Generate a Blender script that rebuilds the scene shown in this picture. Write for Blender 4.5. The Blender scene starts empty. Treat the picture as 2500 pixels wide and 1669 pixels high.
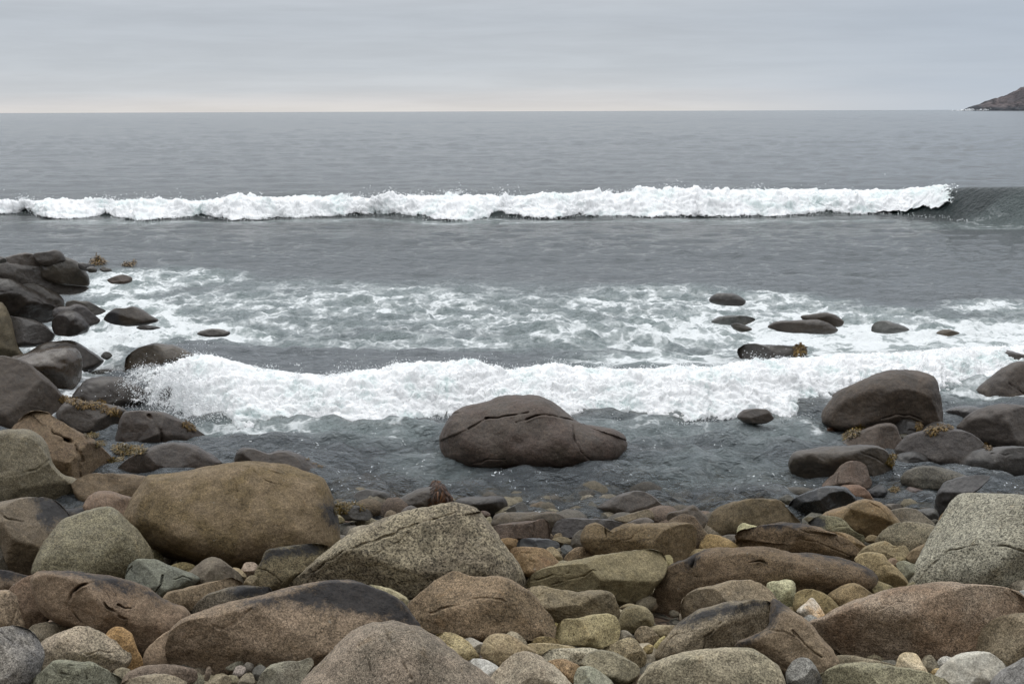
import bpy, math, random
import numpy as np
from mathutils import Vector
from mathutils.bvhtree import BVHTree

random.seed(7)
S = bpy.context.scene
COL = S.collection

# ------------------------------------------------------------------ camera, world, sun, exposure
CAM_H = 2.6
FPX = 2500 * 50 / 36.0            # focal length in photograph pixels (2500 px wide frame, 50 mm lens)
PITCH = math.atan((834.5 - 272.0) / FPX)
ROLL = math.radians(0.19)
cam = bpy.data.objects.new('camera', bpy.data.cameras.new('camera'))
COL.objects.link(cam)
cam.data.lens = 50; cam.data.sensor_width = 36
cam.data.clip_start = 0.05; cam.data.clip_end = 60000
cam.location = (0, 0, CAM_H)
cam.rotation_euler = (math.pi / 2 - PITCH, ROLL, 0)
cam.rotation_mode = 'XYZ'
S.camera = cam
S.view_settings.view_transform = 'Standard'
S.view_settings.look = 'None'
S.view_settings.exposure = 0.0
S.view_settings.gamma = 1.0
CAMP = np.array([0, 0, CAM_H])
_e = cam.rotation_euler.to_matrix()
RX, RY, RZ = [np.array(_e.col[i]) for i in range(3)]   # right, up, back

def ray(x, y):
    """direction of the sight line through photograph pixel (x, y), scaled to depth 1"""
    x = np.asarray(x, float); y = np.asarray(y, float)
    return (-RZ)[None, :] + ((x - 1250) / FPX)[..., None] * RX + ((834.5 - y) / FPX)[..., None] * RY

def on_plane(x, y, z=0.0):
    d = ray(np.atleast_1d(x), np.atleast_1d(y))
    k = (z - CAM_H) / d[:, 2]
    return CAMP + d * k[:, None]

def project(P):
    q = P - CAMP
    dep = -(q @ RZ)
    return 1250 + FPX * (q @ RX) / dep, 834.5 - FPX * (q @ RY) / dep

SUN_EL, SUN_AZ = math.radians(62), math.radians(-28)
world = bpy.data.worlds.new('World'); S.world = world; world.use_nodes = True

class NT:
    """small helper that writes node trees"""
    def __init__(s, t): s.t = t; s.n = t.nodes; s.l = t.links
    def new(s, typ, **kw):
        n = s.n.new(typ)
        for k, v in kw.items(): setattr(n, k, v)
        return n
    def put(s, sock, v):
        if isinstance(v, bpy.types.NodeSocket): s.l.new(v, sock)
        elif v is not None:
            if sock.type == 'RGBA' and not hasattr(v, '__len__'): v = (v, v, v, 1)
            if sock.type == 'RGBA' and len(v) == 3: v = (*v, 1)
            sock.default_value = v
    def math(s, op, a, b=None, c=None, clamp=False):
        n = s.new('ShaderNodeMath', operation=op, use_clamp=clamp)
        for i, v in enumerate((a, b, c)):
            if v is not None: s.put(n.inputs[i], v)
        return n.outputs[0]
    def vmath(s, op, a, b=None, scale=None):
        n = s.new('ShaderNodeVectorMath', operation=op)
        s.put(n.inputs[0], a)
        if b is not None: s.put(n.inputs[1], b)
        if scale is not None: s.put(n.inputs['Scale'], scale)
        return n.outputs[0]
    def noise(s, vec, scale, detail=3, rough=.55, dist=0, out=0):
        n = s.new('ShaderNodeTexNoise')
        if vec is not None: s.put(n.inputs['Vector'], vec)
        s.put(n.inputs['Scale'], scale); s.put(n.inputs['Detail'], detail)
        s.put(n.inputs['Roughness'], rough); s.put(n.inputs['Distortion'], dist)
        return n.outputs[out]
    def voro(s, vec, scale, feature='F1', out='Distance', rnd=1.0):
        n = s.new('ShaderNodeTexVoronoi', feature=feature)
        s.put(n.inputs['Vector'], vec); s.put(n.inputs['Scale'], scale); s.put(n.inputs['Randomness'], rnd)
        return n.outputs[out]
    def mix(s, f, a, b, blend='MIX'):
        n = s.new('ShaderNodeMix', data_type='RGBA', blend_type=blend)
        s.put(n.inputs['Factor'], f); s.put(n.inputs['A'], a); s.put(n.inputs['B'], b)
        return [o for o in n.outputs if o.type == 'RGBA'][0]
    def _mixfix(s): pass
    def rng(s, v, a, b, c=0.0, d=1.0, smooth=True):
        n = s.new('ShaderNodeMapRange', interpolation_type='SMOOTHSTEP' if smooth else 'LINEAR')
        s.put(n.inputs['Value'], v)
        s.put(n.inputs['From Min'], a); s.put(n.inputs['From Max'], b)
        s.put(n.inputs['To Min'], c); s.put(n.inputs['To Max'], d)
        return n.outputs[0]
    def attr(s, name, out='Fac'):
        return s.new('ShaderNodeAttribute', attribute_name=name).outputs[out]
    def ramp(s, v, stops, interp='LINEAR'):
        n = s.new('ShaderNodeValToRGB'); r = n.color_ramp; r.interpolation = interp
        while len(r.elements) < len(stops): r.elements.new(.5)
        for e, (p, c) in zip(r.elements, stops):
            e.position = p; e.color = (*c, 1)
        s.put(n.inputs[0], v)
        return n.outputs[0]

def NTmix(s, f, a, b, blend='MIX'):
    n = s.new('ShaderNodeMix', data_type='RGBA', blend_type=blend)
    ins = [i for i in n.inputs if i.enabled]
    s.put(ins[0], f); s.put(ins[1], a); s.put(ins[2], b)
    return [o for o in n.outputs if o.enabled][0]
NT.mix = NTmix

def lin(c):
    return tuple(((v / 255) / 12.92 if v / 255 <= .04045 else (((v / 255) + .055) / 1.055) ** 2.4) for v in c)

def build_world():
    t = NT(world.node_tree); t.n.clear()
    out = t.new('ShaderNodeOutputWorld'); bg = t.new('ShaderNodeBackground')
    sky = t.new('ShaderNodeTexSky', sky_type='NISHITA'); sky.sun_disc = False
    sky.sun_elevation = SUN_EL; sky.sun_rotation = SUN_AZ; sky.dust_density = 4
    d = t.new('ShaderNodeTexCoord').outputs['Generated']
    sep = t.new('ShaderNodeSeparateXYZ'); t.put(sep.inputs[0], d)
    z = sep.outputs[2]
    # stratus layers: stretched noise bands, stronger low down
    st = t.vmath('MULTIPLY', d, (1.5, 1.5, 34.0))
    n1 = t.noise(st, 1.6, 5, .55, .3)
    st2 = t.vmath('MULTIPLY', d, (5.0, 5.0, 60.0))
    n2 = t.noise(st2, 1.4, 5, .6, .2)
    zz = t.math('ADD', z, t.math('MULTIPLY', t.math('SUBTRACT', n1, .5), .018))
    grad = t.ramp(zz, [(0.0, lin((223, 220, 217))), (.006, lin((216, 215, 215))), (.016, lin((207, 211, 215))), (.03, lin((200, 206, 212))),
                       (.06, lin((190, 197, 205))), (.11, (.62, .66, .71)), (.2, (.84, .90, .985)), (.4, (1.05, 1.10, 1.18)), (.7, (1.30, 1.33, 1.38)), (1.0, (1.62, 1.66, 1.70))])
    band = t.rng(n2, .3, .7, .94, 1.04)
    c = t.mix(1.0, grad, band, 'MULTIPLY')
    # cooler and darker toward the right of the view
    side = t.rng(sep.outputs[0], .05, .36, 0, 1)
    low = t.rng(z, .0, .03, 1, 0)
    c = t.mix(t.math('MULTIPLY', side, low), c, lin((192, 202, 213)), 'MIX')
    c = t.mix(t.math('MULTIPLY', t.math('MULTIPLY', side, t.rng(z, 0, .02)), t.rng(z, .05, .2, .5, 0)), c, lin((176, 190, 207)))
    nis = t.vmath('SCALE', sky.outputs[0], scale=.06)
    c = t.mix(.04, c, nis)
    t.put(bg.inputs['Color'], c); bg.inputs['Strength'].default_value = 1.0
    t.l.new(bg.outputs[0], out.inputs[0])
build_world()

sun = bpy.data.objects.new('sun', bpy.data.lights.new('sun', 'SUN'))
COL.objects.link(sun)
sun.data.energy = 0.6; sun.data.angle = math.radians(40); sun.data.color = (1, .97, .92)
sun.rotation_euler = (math.pi / 2 - SUN_EL, 0, SUN_AZ + math.pi)
sun.rotation_euler = Vector((math.sin(SUN_AZ) * math.cos(SUN_EL), math.cos(SUN_AZ) * math.cos(SUN_EL), math.sin(SUN_EL))).to_track_quat('Z', 'Y').to_euler()

# ------------------------------------------------------------------ numpy noise
_rs = np.random.RandomState(3)
_perm = np.concatenate([_rs.permutation(256)] * 3)
_g = _rs.normal(size=(256, 3)); _g /= np.linalg.norm(_g, axis=1)[:, None]
def perlin(P):
    P = np.asarray(P, np.float64)
    I = np.floor(P).astype(np.int64); F = P - I; I &= 255
    U = F * F * F * (F * (F * 6 - 15) + 10)
    r = 0
    for dx in (0, 1):
        for dy in (0, 1):
            for dz in (0, 1):
                h = _perm[_perm[_perm[(I[:, 0] + dx) & 255] + ((I[:, 1] + dy) & 255)] + ((I[:, 2] + dz) & 255)]
                g = _g[h]
                v = g[:, 0] * (F[:, 0] - dx) + g[:, 1] * (F[:, 1] - dy) + g[:, 2] * (F[:, 2] - dz)
                w = (U[:, 0] if dx else 1 - U[:, 0]) * (U[:, 1] if dy else 1 - U[:, 1]) * (U[:, 2] if dz else 1 - U[:, 2])
                r = r + v * w
    return r * 1.5
def fbm(P, octaves=4, gain=.5, billow=False):
    a, s, r = 1.0, 1.0, 0
    for k in range(octaves):
        n = perlin(P * s + 17.3 * k)
        r = r + a * (np.abs(n) * 2 - .6 if billow else n)
        a *= gain; s *= 2.03
    return r
def P3(x, y, z=0.0):
    x = np.asarray(x, float).ravel(); y = np.asarray(y, float).ravel()
    z = np.broadcast_to(np.asarray(z, float).ravel() if np.ndim(z) else z, x.shape)
    return np.stack([x, y, z], 1)

def mesh_obj(name, verts, faces, mat, attrs=None, smooth=True, parent=None):
    me = bpy.data.meshes.new(name)
    verts = np.ascontiguousarray(verts, np.float32); faces = np.ascontiguousarray(faces, np.int32)
    k = faces.shape[1]
    me.vertices.add(len(verts)); me.vertices.foreach_set('co', verts.ravel())
    me.loops.add(faces.size); me.loops.foreach_set('vertex_index', faces.ravel())
    me.polygons.add(len(faces))
    me.polygons.foreach_set('loop_start', np.arange(0, faces.size, k, dtype=np.int32))
    me.polygons.foreach_set('loop_total', np.full(len(faces), k, np.int32))
    me.polygons.foreach_set('use_smooth', np.full(len(faces), smooth, bool))
    me.update(calc_edges=True); me.validate()
    for nm, arr in (attrs or {}).items():
        arr = np.ascontiguousarray(arr, np.float32)
        if arr.ndim == 2:
            a = me.color_attributes.new(nm, 'FLOAT_COLOR', 'POINT')
            a.data.foreach_set('color', np.concatenate([arr, np.ones((len(arr), 1), np.float32)], 1).ravel())
        else:
            a = me.attributes.new(nm, 'FLOAT', 'POINT'); a.data.foreach_set('value', arr)
    me.materials.append(mat)
    o = bpy.data.objects.new(name, me); COL.objects.link(o)
    if parent: o.parent = parent
    return o
def grid_faces(n, m, wrap=False):
    """quads of an n x m vertex grid (row-major); wrap joins the last column to the first"""
    i, j = np.meshgrid(np.arange(n - 1), np.arange(m if wrap else m - 1), indexing='ij')
    i = i.ravel(); j = j.ravel(); j2 = (j + 1) % m
    return np.stack([i * m + j, i * m + j2, (i + 1) * m + j2, (i + 1) * m + j], 1)
def tag(o, label, cat, group=None, kind=None):
    o['label'] = label; o['category'] = cat
    if group: o['group'] = group
    if kind: o['kind'] = kind
    return o

# ------------------------------------------------------------------ rock material
def make_rock_group():
    g = bpy.data.node_groups.new('granite', 'ShaderNodeTree')
    I = g.interface
    for nm, tp, dv in (('Color', 'NodeSocketColor', (.2, .18, .13, 1)), ('Tint', 'NodeSocketColor', (.2, .18, .13, 1)), ('Seed', 'NodeSocketFloat', 0), ('Speckle', 'NodeSocketFloat', .5),
                       ('Wet', 'NodeSocketFloat', 0), ('Grain', 'NodeSocketFloat', 150), ('Veins', 'NodeSocketFloat', .5)):
        s = I.new_socket(nm, in_out='INPUT', socket_type=tp); s.default_value = dv
    I.new_socket('BSDF', in_out='OUTPUT', socket_type='NodeSocketShader')
    t = NT(g); gi = t.new('NodeGroupInput').outputs; go = t.new('NodeGroupOutput')
    co = t.new('ShaderNodeTexCoord').outputs['Object']
    off = t.new('ShaderNodeCombineXYZ'); t.put(off.inputs[0], gi['Seed']); t.put(off.inputs[1], t.math('MULTIPLY', gi['Seed'], .37))
    co = t.vmath('ADD', co, off.outputs[0])
    nL = t.noise(co, 4.5, 5, .6, .4)
    nM = t.noise(co, 16, 5, .65, .2)
    c = t.mix(t.rng(nL, .38, .62), gi['Color'], gi['Tint'])
    c = t.mix(1.0, c, t.rng(nM, .25, .75, .80, 1.17), 'MULTIPLY')
    # mineral grains: random value per crystal, two sizes
    v1 = t.new('ShaderNodeSeparateColor'); t.put(v1.inputs[0], t.voro(co, gi['Grain'], out='Color'))
    v2 = t.new('ShaderNodeSeparateColor'); t.put(v2.inputs[0], t.voro(co, t.math('MULTIPLY', gi['Grain'], .6), out='Color'))
    gr = t.math('ADD', t.math('MULTIPLY', v1.outputs[0], .6), t.math('MULTIPLY', v2.outputs[1], .4))
    lo = t.math('SUBTRACT', 1.0, t.math('MULTIPLY', gi['Speckle'], .80))
    hi = t.math('ADD', 1.0, t.math('MULTIPLY', gi['Speckle'], 1.05))
    c = t.mix(1.0, c, t.rng(gr, .16, .84, lo, hi, False), 'MULTIPLY')
    nf = t.noise(co, 60, 4, .7)
    c = t.mix(1.0, c, t.rng(nf, .3, .7, .80, 1.18), 'MULTIPLY')
    ns = t.noise(t.vmath('MULTIPLY', co, (5.0, 5.0, 1.6)), 1.5, 5, .62, .6)
    c = t.mix(t.rng(ns, .54, .70, 0, .5), c, t.vmath('SCALE', c, scale=.55))
    # fine dark seams
    nv = t.noise(co, 5.5, 6, .55, .9)
    seam = t.rng(t.math('ABSOLUTE', t.math('SUBTRACT', nv, .5)), .0, .012, 1, 0)
    seam = t.math('MULTIPLY', seam, t.math('MULTIPLY', gi['Veins'], t.rng(nL, .45, .6)))
    c = t.mix(t.math('MULTIPLY', seam, .75), c, t.vmath('SCALE', c, scale=.3))
    nq = t.noise(co, 2.6, 5, .5, 1.2)
    quartz = t.math('MULTIPLY', t.rng(t.math('ABSOLUTE', t.math('SUBTRACT', nq, .5)), .002, .010, 1, 0), t.rng(nL, .52, .64))
    c = t.mix(t.math('MULTIPLY', quartz, t.math('MULTIPLY', gi['Veins'], .55)), c, t.vmath('SCALE', c, scale=1.9))
    # warm mineral blotches and pale lichen flecks
    nb = t.noise(co, 9, 4, .7, .5)
    c = t.mix(t.rng(nb, .6, .72, 0, .35), c, t.mix(1.0, c, (1.15, .98, .76, 1), 'MULTIPLY'))
    nl = t.noise(co, 34, 3, .6)
    c = t.mix(t.rng(nl, .69, .74, 0, t.math('SUBTRACT', .45, t.math('MULTIPLY', gi['Wet'], .35))), c, (.32, .31, .26, 1))
    # black crust
    stn = t.math('ADD', t.attr('stain'), t.math('ADD', t.math('MULTIPLY', t.math('SUBTRACT', nM, .5), 1.1), t.math('MULTIPLY', t.math('SUBTRACT', nf, .5), .8)))
    sf = t.rng(stn, .30, .74)
    c = t.mix(t.math('MULTIPLY', sf, .93), c, t.mix(nf, (.012, .013, .015, 1), (.040, .040, .043, 1)))
    b = t.new('ShaderNodeBsdfPrincipled')
    t.put(b.inputs['Base Color'], c)
    rgh = t.math('ADD', t.math('SUBTRACT', .88, t.math('MULTIPLY', gi['Wet'], .60)), t.math('MULTIPLY', t.math('SUBTRACT', nM, .5), .25))
    t.put(b.inputs['Roughness'], rgh)
    t.put(b.inputs['Specular IOR Level'], t.math('ADD', .22, t.math('MULTIPLY', gi['Wet'], .36)))
    hgt = t.math('ADD', t.math('MULTIPLY', nM, .55), t.math('ADD', t.math('MULTIPLY', nf, .30), t.math('ADD', t.math('MULTIPLY', gr, .06), t.math('MULTIPLY', seam, -.35))))
    bp = t.new('ShaderNodeBump'); t.put(bp.inputs['Height'], hgt)
    t.put(bp.inputs['Strength'], t.math('SUBTRACT', .75, t.math('MULTIPLY', gi['Wet'], .45))); bp.inputs['Distance'].default_value = .022
    t.l.new(bp.outputs[0], b.inputs['Normal'])
    t.l.new(b.outputs[0], go.inputs[0])
    return g
ROCKG = make_rock_group()
ALB = 1.16
def rock_mat(col, seed, spk, wet, grain, veins, tint=None):
    m = bpy.data.materials.new('stone'); m.use_nodes = True
    t = NT(m.node_tree); t.n.clear()
    g = t.new('ShaderNodeGroup'); g.node_tree = ROCKG
    c = np.array(lin(col)) * ALB
    c = c + (c.mean() - c) * .24
    c = c * (1 - .66 * wet) * np.array([1.0, .99, .95])
    r = random.Random(int(seed * 1000))
    tn = np.array(lin(tint)) * ALB if tint else c * r.uniform(.66, .86) * np.array([r.uniform(.96, 1.05), 1, r.uniform(.94, 1.05)])
    for k, v in (('Color', (*c, 1)), ('Tint', (*tn, 1)), ('Seed', seed), ('Speckle', spk * r.uniform(.75, 1.15)), ('Wet', min(1, wet * 1.15)), ('Grain', grain * r.uniform(.8, 1.4)), ('Veins', veins)):
        g.inputs[k].default_value = v
    o = t.new('ShaderNodeOutputMaterial'); t.l.new(g.outputs[0], o.inputs[0])
    return m

# ------------------------------------------------------------------ the beach profile and the added slope behind the camera
def ground_z(Y):
    Y = np.asarray(Y, float)
    return np.where(Y < 9.4, .095 * (9.4 - Y), -.11 * (Y - 9.4)).clip(-2.5, .9) + .75 * np.clip(-.8 - Y, 0, 40)  # unseen rise behind the camera, added to keep low sky light off front faces
def contact(x, y):
    """where the sight line through a pixel meets the stone beach (or the water)"""
    d = ray(np.array([x]), np.array([y]))[0]
    k = 2.0
    for _ in range(400):
        p = CAMP + d * k
        if p[2] <= max(0.0, float(ground_z(p[1]))): break
        k += .03 if k < 20 else .1
    return k

# ------------------------------------------------------------------ rock builder
ROCKS = []
_vw = dict(o=(0, 0), s=1.0, wet=0.0, grp='')
def V(ox, oy, s, wet=0.0, grp=''): _vw.update(o=(ox, oy), s=s, wet=wet, grp=grp)
def _pts(txt):
    return np.array([[float(v) for v in q.split(',')] for q in txt.split()]) * _vw['s'] + np.array(_vw['o'])
def R(label, base, outline, col, spk=.5, wet=None, st=None, c=(), f=(), t=1.0, push=0.0, veins=.6, tint=None, grain=300, kind=None, fac=None, rough=1.0):
    ROCKS.append(dict(label=label, base=base * _vw['s'] + _vw['o'][1], pts=_pts(outline), col=col, spk=spk, wet=_vw['wet'] if wet is None else wet,
                      st=[_pts(q) for q in ([st] if isinstance(st, str) else st or [])], c=[(w * _vw['s'], d, _pts(p)) for w, d, p in c], f=[(k, w * _vw['s'], _pts(p)) for k, w, p in f],
                      t=t, push=push, veins=veins, tint=tint, grain=grain, grp=_vw['grp'], rough=rough, fac=fac if fac is not None else (2 if _vw['wet'] > .45 else 5)))
def closed_curve(p, n):
    """closed Catmull-Rom curve through p, n points evenly spaced along it"""
    m = len(p); q = []
    for i in range(m):
        p0, p1, p2, p3 = p[i - 1], p[i], p[(i + 1) % m], p[(i + 2) % m]
        u = np.linspace(0, 1, 16, endpoint=False)[:, None]
        cr = .5 * (2 * p1 + (p2 - p0) * u + (2 * p0 - 5 * p1 + 4 * p2 - p3) * u ** 2 + (3 * p1 - p0 - 3 * p2 + p3) * u ** 3)
        ln = p1 + (p2 - p1) * u
        q.append(.75 * cr + .25 * ln)
    q = np.concatenate(q)
    seg = np.linalg.norm(np.roll(q, -1, 0) - q, axis=1); cum = np.concatenate([[0], np.cumsum(seg)])
    s = np.linspace(0, cum[-1], n, endpoint=False)
    qq = np.concatenate([q, q[:1]])
    return np.stack([np.interp(s, cum, qq[:, 0]), np.interp(s, cum, qq[:, 1])], 1), cum[-1]
def seg_dist(P, L):
    """distance from points P to polyline L, and the side (positive on its right hand in the picture)"""
    best = np.full(len(P), 1e9); side = np.zeros(len(P))
    for a, b in zip(L[:-1], L[1:]):
        ab = b - a; u = np.clip(((P - a) @ ab) / (ab @ ab), 0, 1)
        q = P - (a + u[:, None] * ab); d = np.hypot(q[:, 0], q[:, 1])
        sd = ab[0] * (P[:, 1] - a[1]) - ab[1] * (P[:, 0] - a[0])
        m = d < best; best[m] = d[m]; side[m] = np.sign(sd)[m]
    return best, side
def inside(P, L):
    r = np.zeros(len(P), bool); x, y = P[:, 0], P[:, 1]
    for a, b in zip(L, np.roll(L, -1, 0)):
        if a[1] == b[1]: continue
        r ^= ((a[1] > y) != (b[1] > y)) & (x < (b[0] - a[0]) * (y - a[1]) / (b[1] - a[1]) + a[0])
    return r

def rock_frame(r):
    p = r['pts']; lo, hi = p.min(0), p.max(0)
    cv, per = closed_curve(p, 200)
    A = .5 * np.sum(cv[:, 0] * np.roll(cv[:, 1], -1) - np.roll(cv[:, 0], -1) * cv[:, 1])
    w = cv[:, 0] * np.roll(cv[:, 1], -1) - np.roll(cv[:, 0], -1) * cv[:, 1]
    cen = np.array([np.sum((cv[:, k] + np.roll(cv[:, k], -1)) * w) for k in (0, 1)]) / (6 * A)
    cen[1] += .10 * (hi[1] - lo[1])
    size = hi - lo
    k = contact(cen[0], r['base'])
    half = .5 * min(size[0], size[1] * 1.35)
    tf = half * 1.22 * r['t'] / FPX
    q = np.clip((r['base'] - cen[1]) / (hi[1] - cen[1]), 0, .99)
    D = k / (1 - np.clip(.88 * math.sqrt(1 - q * q), .12, .75) * tf)                       # the widest section stands a little behind the front foot
    r.update(k=k, wl=bool(CAM_H + ray(np.array([cen[0]]), np.array([r['base']]))[0][2] * k < .03), cen=cen, size=size, D=D + r['push'], tf=tf * D, per=per, cv=cv)
def settle():
    """front stones first; a stone behind keeps clear of the outline of the stones before it"""
    done = []
    for r in sorted(ROCKS, key=lambda q: -q['base']):
        need = 0.0
        for a in done:
            if (np.abs(a['cen'] - r['cen']) > .5 * (a['size'] + r['size'])).any(): continue
            e = a['cv'][inside(a['cv'], r['cv'])]
            e = e[e[:, 1] < a['cen'][1] + .2 * a['size'][1]] if len(e) else e
            if len(e) < 4: continue
            q = (e - r['cen']) / (.5 * r['size'])
            b = r['tf'] * np.sqrt(np.clip(1 - (q ** 2).sum(1), 0, 1))
            need = max(need, float(np.percentile(a['D'] + b + .01 - r['D'], 70)))
        if need > 0:
            cut = min(need * .55, r['tf'] * .45)
            r['tf'] -= cut
            r['D'] += min(need - cut, .45)
        done.append(r)
WORDS = [(.62, 'boulder'), (.26, 'rock'), (.11, 'stone'), (0, 'pebble')]
def build_rock(r, idx):
    rs = np.random.RandomState(idx * 13 + 5)
    D = r['D']; sc = D / FPX
    n = int(np.clip(r['per'] / 2.5, 48, 560)); m = max(12, n // 4); mb = max(6, m // 4)
    cv, _ = closed_curve(r['pts'], n)
    cen = r['cen']; rel = cv - cen
    th = np.linspace(0, 2 * np.pi, n, endpoint=False)
    # a worn but uneven outline
    nz = fbm(np.stack([np.cos(th) * 2.2, np.sin(th) * 2.2, np.full(n, idx * 3.1)], 1), 4, .55)
    rel = rel * (1 + .012 * r['rough'] * nz)[:, None]
    F = np.fft.fft(rel[:, 0] + 1j * rel[:, 1]); fr = np.abs(np.fft.fftfreq(n) * n); F[fr > 2.5] = 0
    q = np.fft.ifft(F); soft = np.stack([q.real, q.imag], 1)
    phi = np.concatenate([np.linspace(0.02, np.pi / 2, m), np.linspace(np.pi / 2, np.pi - .02, mb + 1)[1:]])
    s = np.sin(phi) ** .92
    w = (s ** 2.2)[:, None, None]
    pix = cen + s[:, None, None] * ((1 - w) * soft[None] + w * rel[None])
    dep = np.where(np.cos(phi) >= 0, np.abs(np.cos(phi)) ** .85, -np.abs(np.cos(phi)) ** .85)
    dep = np.repeat(dep[:, None], n, 1)
    Pf = pix.reshape(-1, 2); df = dep.ravel()
    tf = r['tf']; d = np.where(df > 0, df * tf, df * tf * 1.15)
    front = np.clip(df, 0, 1) ** .6
    U = (Pf - cen) / r['size'].mean() * 2
    lump = fbm(np.stack([U[:, 0] * .9, U[:, 1] * .9, np.full(len(U), idx * 7.7)], 1), 3, .5)
    d = d + lump * tf * .16 * front
    # worn facets: soft planes that shave the front
    for _ in range(r['fac']):
        a = rs.uniform(0, 2 * np.pi); sl = rs.uniform(.3, 1.0); oo = rs.uniform(.70, .96)
        pl = tf * (oo - sl * (np.cos(a) * U[:, 0] + np.sin(a) * U[:, 1] - .2))
        kk = rs.choice([.03, .06, .12]) * tf
        h = np.clip(.5 + .5 * (pl - d) / kk, 0, 1)
        d = np.where(df > .03, pl * (1 - h) + d * h - kk * h * (1 - h), d)
    for sl, wd, L in r['f']:
        ds, side = seg_dist(Pf, L)
        x = ds * side
        ww = wd
        sm = np.where(x > ww, x - ww / 2, np.where(x < 0, 0, x * x / (2 * ww)))
        cap = tf * (.42 + .38 * min(sl, 1.5))
        d = d - cap * (1 - np.exp(-sl * sm * sc / cap)) * np.clip(1 + df * 1.6, 0, 1)
    for wd, dp, L in r['c']:
        ds, side = seg_dist(Pf + 5.0 * np.stack([perlin(P3(Pf[:, 0] / 30, Pf[:, 1] / 30, idx)), perlin(P3(Pf[:, 0] / 30, Pf[:, 1] / 30, idx + 50.5))], 1), L)
        wd = max(wd * .55, 1.5)
        dp = dp * np.clip(.6 + 1.3 * perlin(P3(Pf[:, 0] / 26, Pf[:, 1] / 26, idx + 9.5)), .08, 1.2)
        d = d - .95 * dp * tf * np.exp(-(ds / wd) ** 2) * (front > 0) * np.clip(front * 2, 0, 1)
        d = d + .12 * dp * tf * np.exp(-((ds - 2.2 * wd) / (1.6 * wd)) ** 2) * (side > 0) * front
    if r['wl']:                                   # stands in the water: set it so that its foot meets the surface where the photograph shows
        sel = (np.abs(Pf[:, 0] - cen[0]) < .28 * r['size'][0]) & (np.abs(Pf[:, 1] - r['base']) < .05 * r['size'][1] + 3) & (df > 0)
        if sel.any(): D = max(D - .5, min(D + .3, r['k'] + float(np.percentile(d[sel], 70)))); D += r['push']; sc = D / FPX
    v0 = ray(np.array([cen[0]]), np.array([cen[1]]))[0]; C = CAMP + v0 * D
    vd = v0 / np.linalg.norm(v0)
    rt = np.cross(vd, RY); rt /= np.linalg.norm(rt); up = np.cross(rt, vd)
    L2 = D * np.linalg.norm(v0) / FPX
    loc = (Pf[:, :1] - cen[0]) * L2 * rt + (cen[1] - Pf[:, 1:]) * L2 * up - d[:, None] * vd
    fc = grid_faces(len(phi), n, True)
    # normals and fine relief
    g = loc.reshape(len(phi), n, 3)
    du = np.roll(g, -1, 1) - np.roll(g, 1, 1); dv = np.gradient(g, axis=0)
    N = np.cross(du.reshape(-1, 3), dv.reshape(-1, 3)); N /= np.linalg.norm(N, axis=1)[:, None] + 1e-12
    if (N * loc).sum() < 0: N = -N; fc = fc[:, ::-1]
    sz = r['size'].mean() * sc
    rel3 = fbm(loc / (sz * .22) + idx * 5.5, 4, .52)
    rel4 = fbm(loc / .05 + idx * 2.5, 3, .6)
    loc = loc + N * (rel3 * sz * .012 * r['rough'] + rel4 * min(.0022, sz * .012))[:, None]
    stn = np.zeros(len(Pf))
    for L in r['st']:
        ds, _ = seg_dist(Pf, np.concatenate([L, L[:1]]))
        ins = inside(Pf, L)
        stn = np.maximum(stn, np.clip(.5 + np.where(ins, ds, -ds) / (24.0 + .22 * r['size'][1]), 0, 1.2))
    if not r['st']: stn -= 1
    caps = []
    tot = len(loc)
    loc = np.concatenate([loc, loc[:n].mean(0)[None], loc[-n:].mean(0)[None]]); stn = np.concatenate([stn, stn[:1], stn[-1:]])
    j = np.arange(n)
    tri = np.concatenate([np.stack([np.full(n, tot), (j + 1) % n, j, j], 1), np.stack([np.full(n, tot + 1), tot - n + j, tot - n + (j + 1) % n, tot - n + (j + 1) % n], 1)])
    bw = math.sqrt(r['size'][0] * r['size'][1]) * sc
    name = next(wd for lim, wd in WORDS if bw >= lim)
    me_faces = fc
    mat = rock_mat(r['col'], idx * 1.37 + .11, r['spk'], r['wet'], r['grain'], r['veins'], r['tint'])
    o = rock_mesh(name, loc, fc, tri[:, :3], mat, stn)
    o.location = C
    tag(o, r['label'], name, r['grp'])
    r['obj'] = o
def rock_mesh(name, V_, quads, tris, mat, stn):
    me = bpy.data.meshes.new(name)
    nv, nq, nt = len(V_), len(quads), len(tris)
    me.vertices.add(nv); me.vertices.foreach_set('co', np.ascontiguousarray(V_, np.float32).ravel())
    idx = np.concatenate([quads.ravel(), tris.ravel()]).astype(np.int32)
    me.loops.add(len(idx)); me.loops.foreach_set('vertex_index', idx)
    me.polygons.add(nq + nt)
    me.polygons.foreach_set('loop_start', np.concatenate([np.arange(nq) * 4, nq * 4 + np.arange(nt) * 3]).astype(np.int32))
    me.polygons.foreach_set('loop_total', np.concatenate([np.full(nq, 4), np.full(nt, 3)]).astype(np.int32))
    me.polygons.foreach_set('use_smooth', np.ones(nq + nt, bool))
    me.update(calc_edges=True)
    a = me.attributes.new('stain', 'FLOAT', 'POINT'); a.data.foreach_set('value', np.ascontiguousarray(stn, np.float32))
    me.materials.append(mat)
    o = bpy.data.objects.new(name, me); COL.objects.link(o)
    return o
# ------------------------------------------------------------------ ground, sea, headland
def simple_mat(name):
    m = bpy.data.materials.new(name); m.use_nodes = True
    t = NT(m.node_tree); t.n.clear()
    return m, t, t.new('ShaderNodeOutputMaterial')

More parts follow.
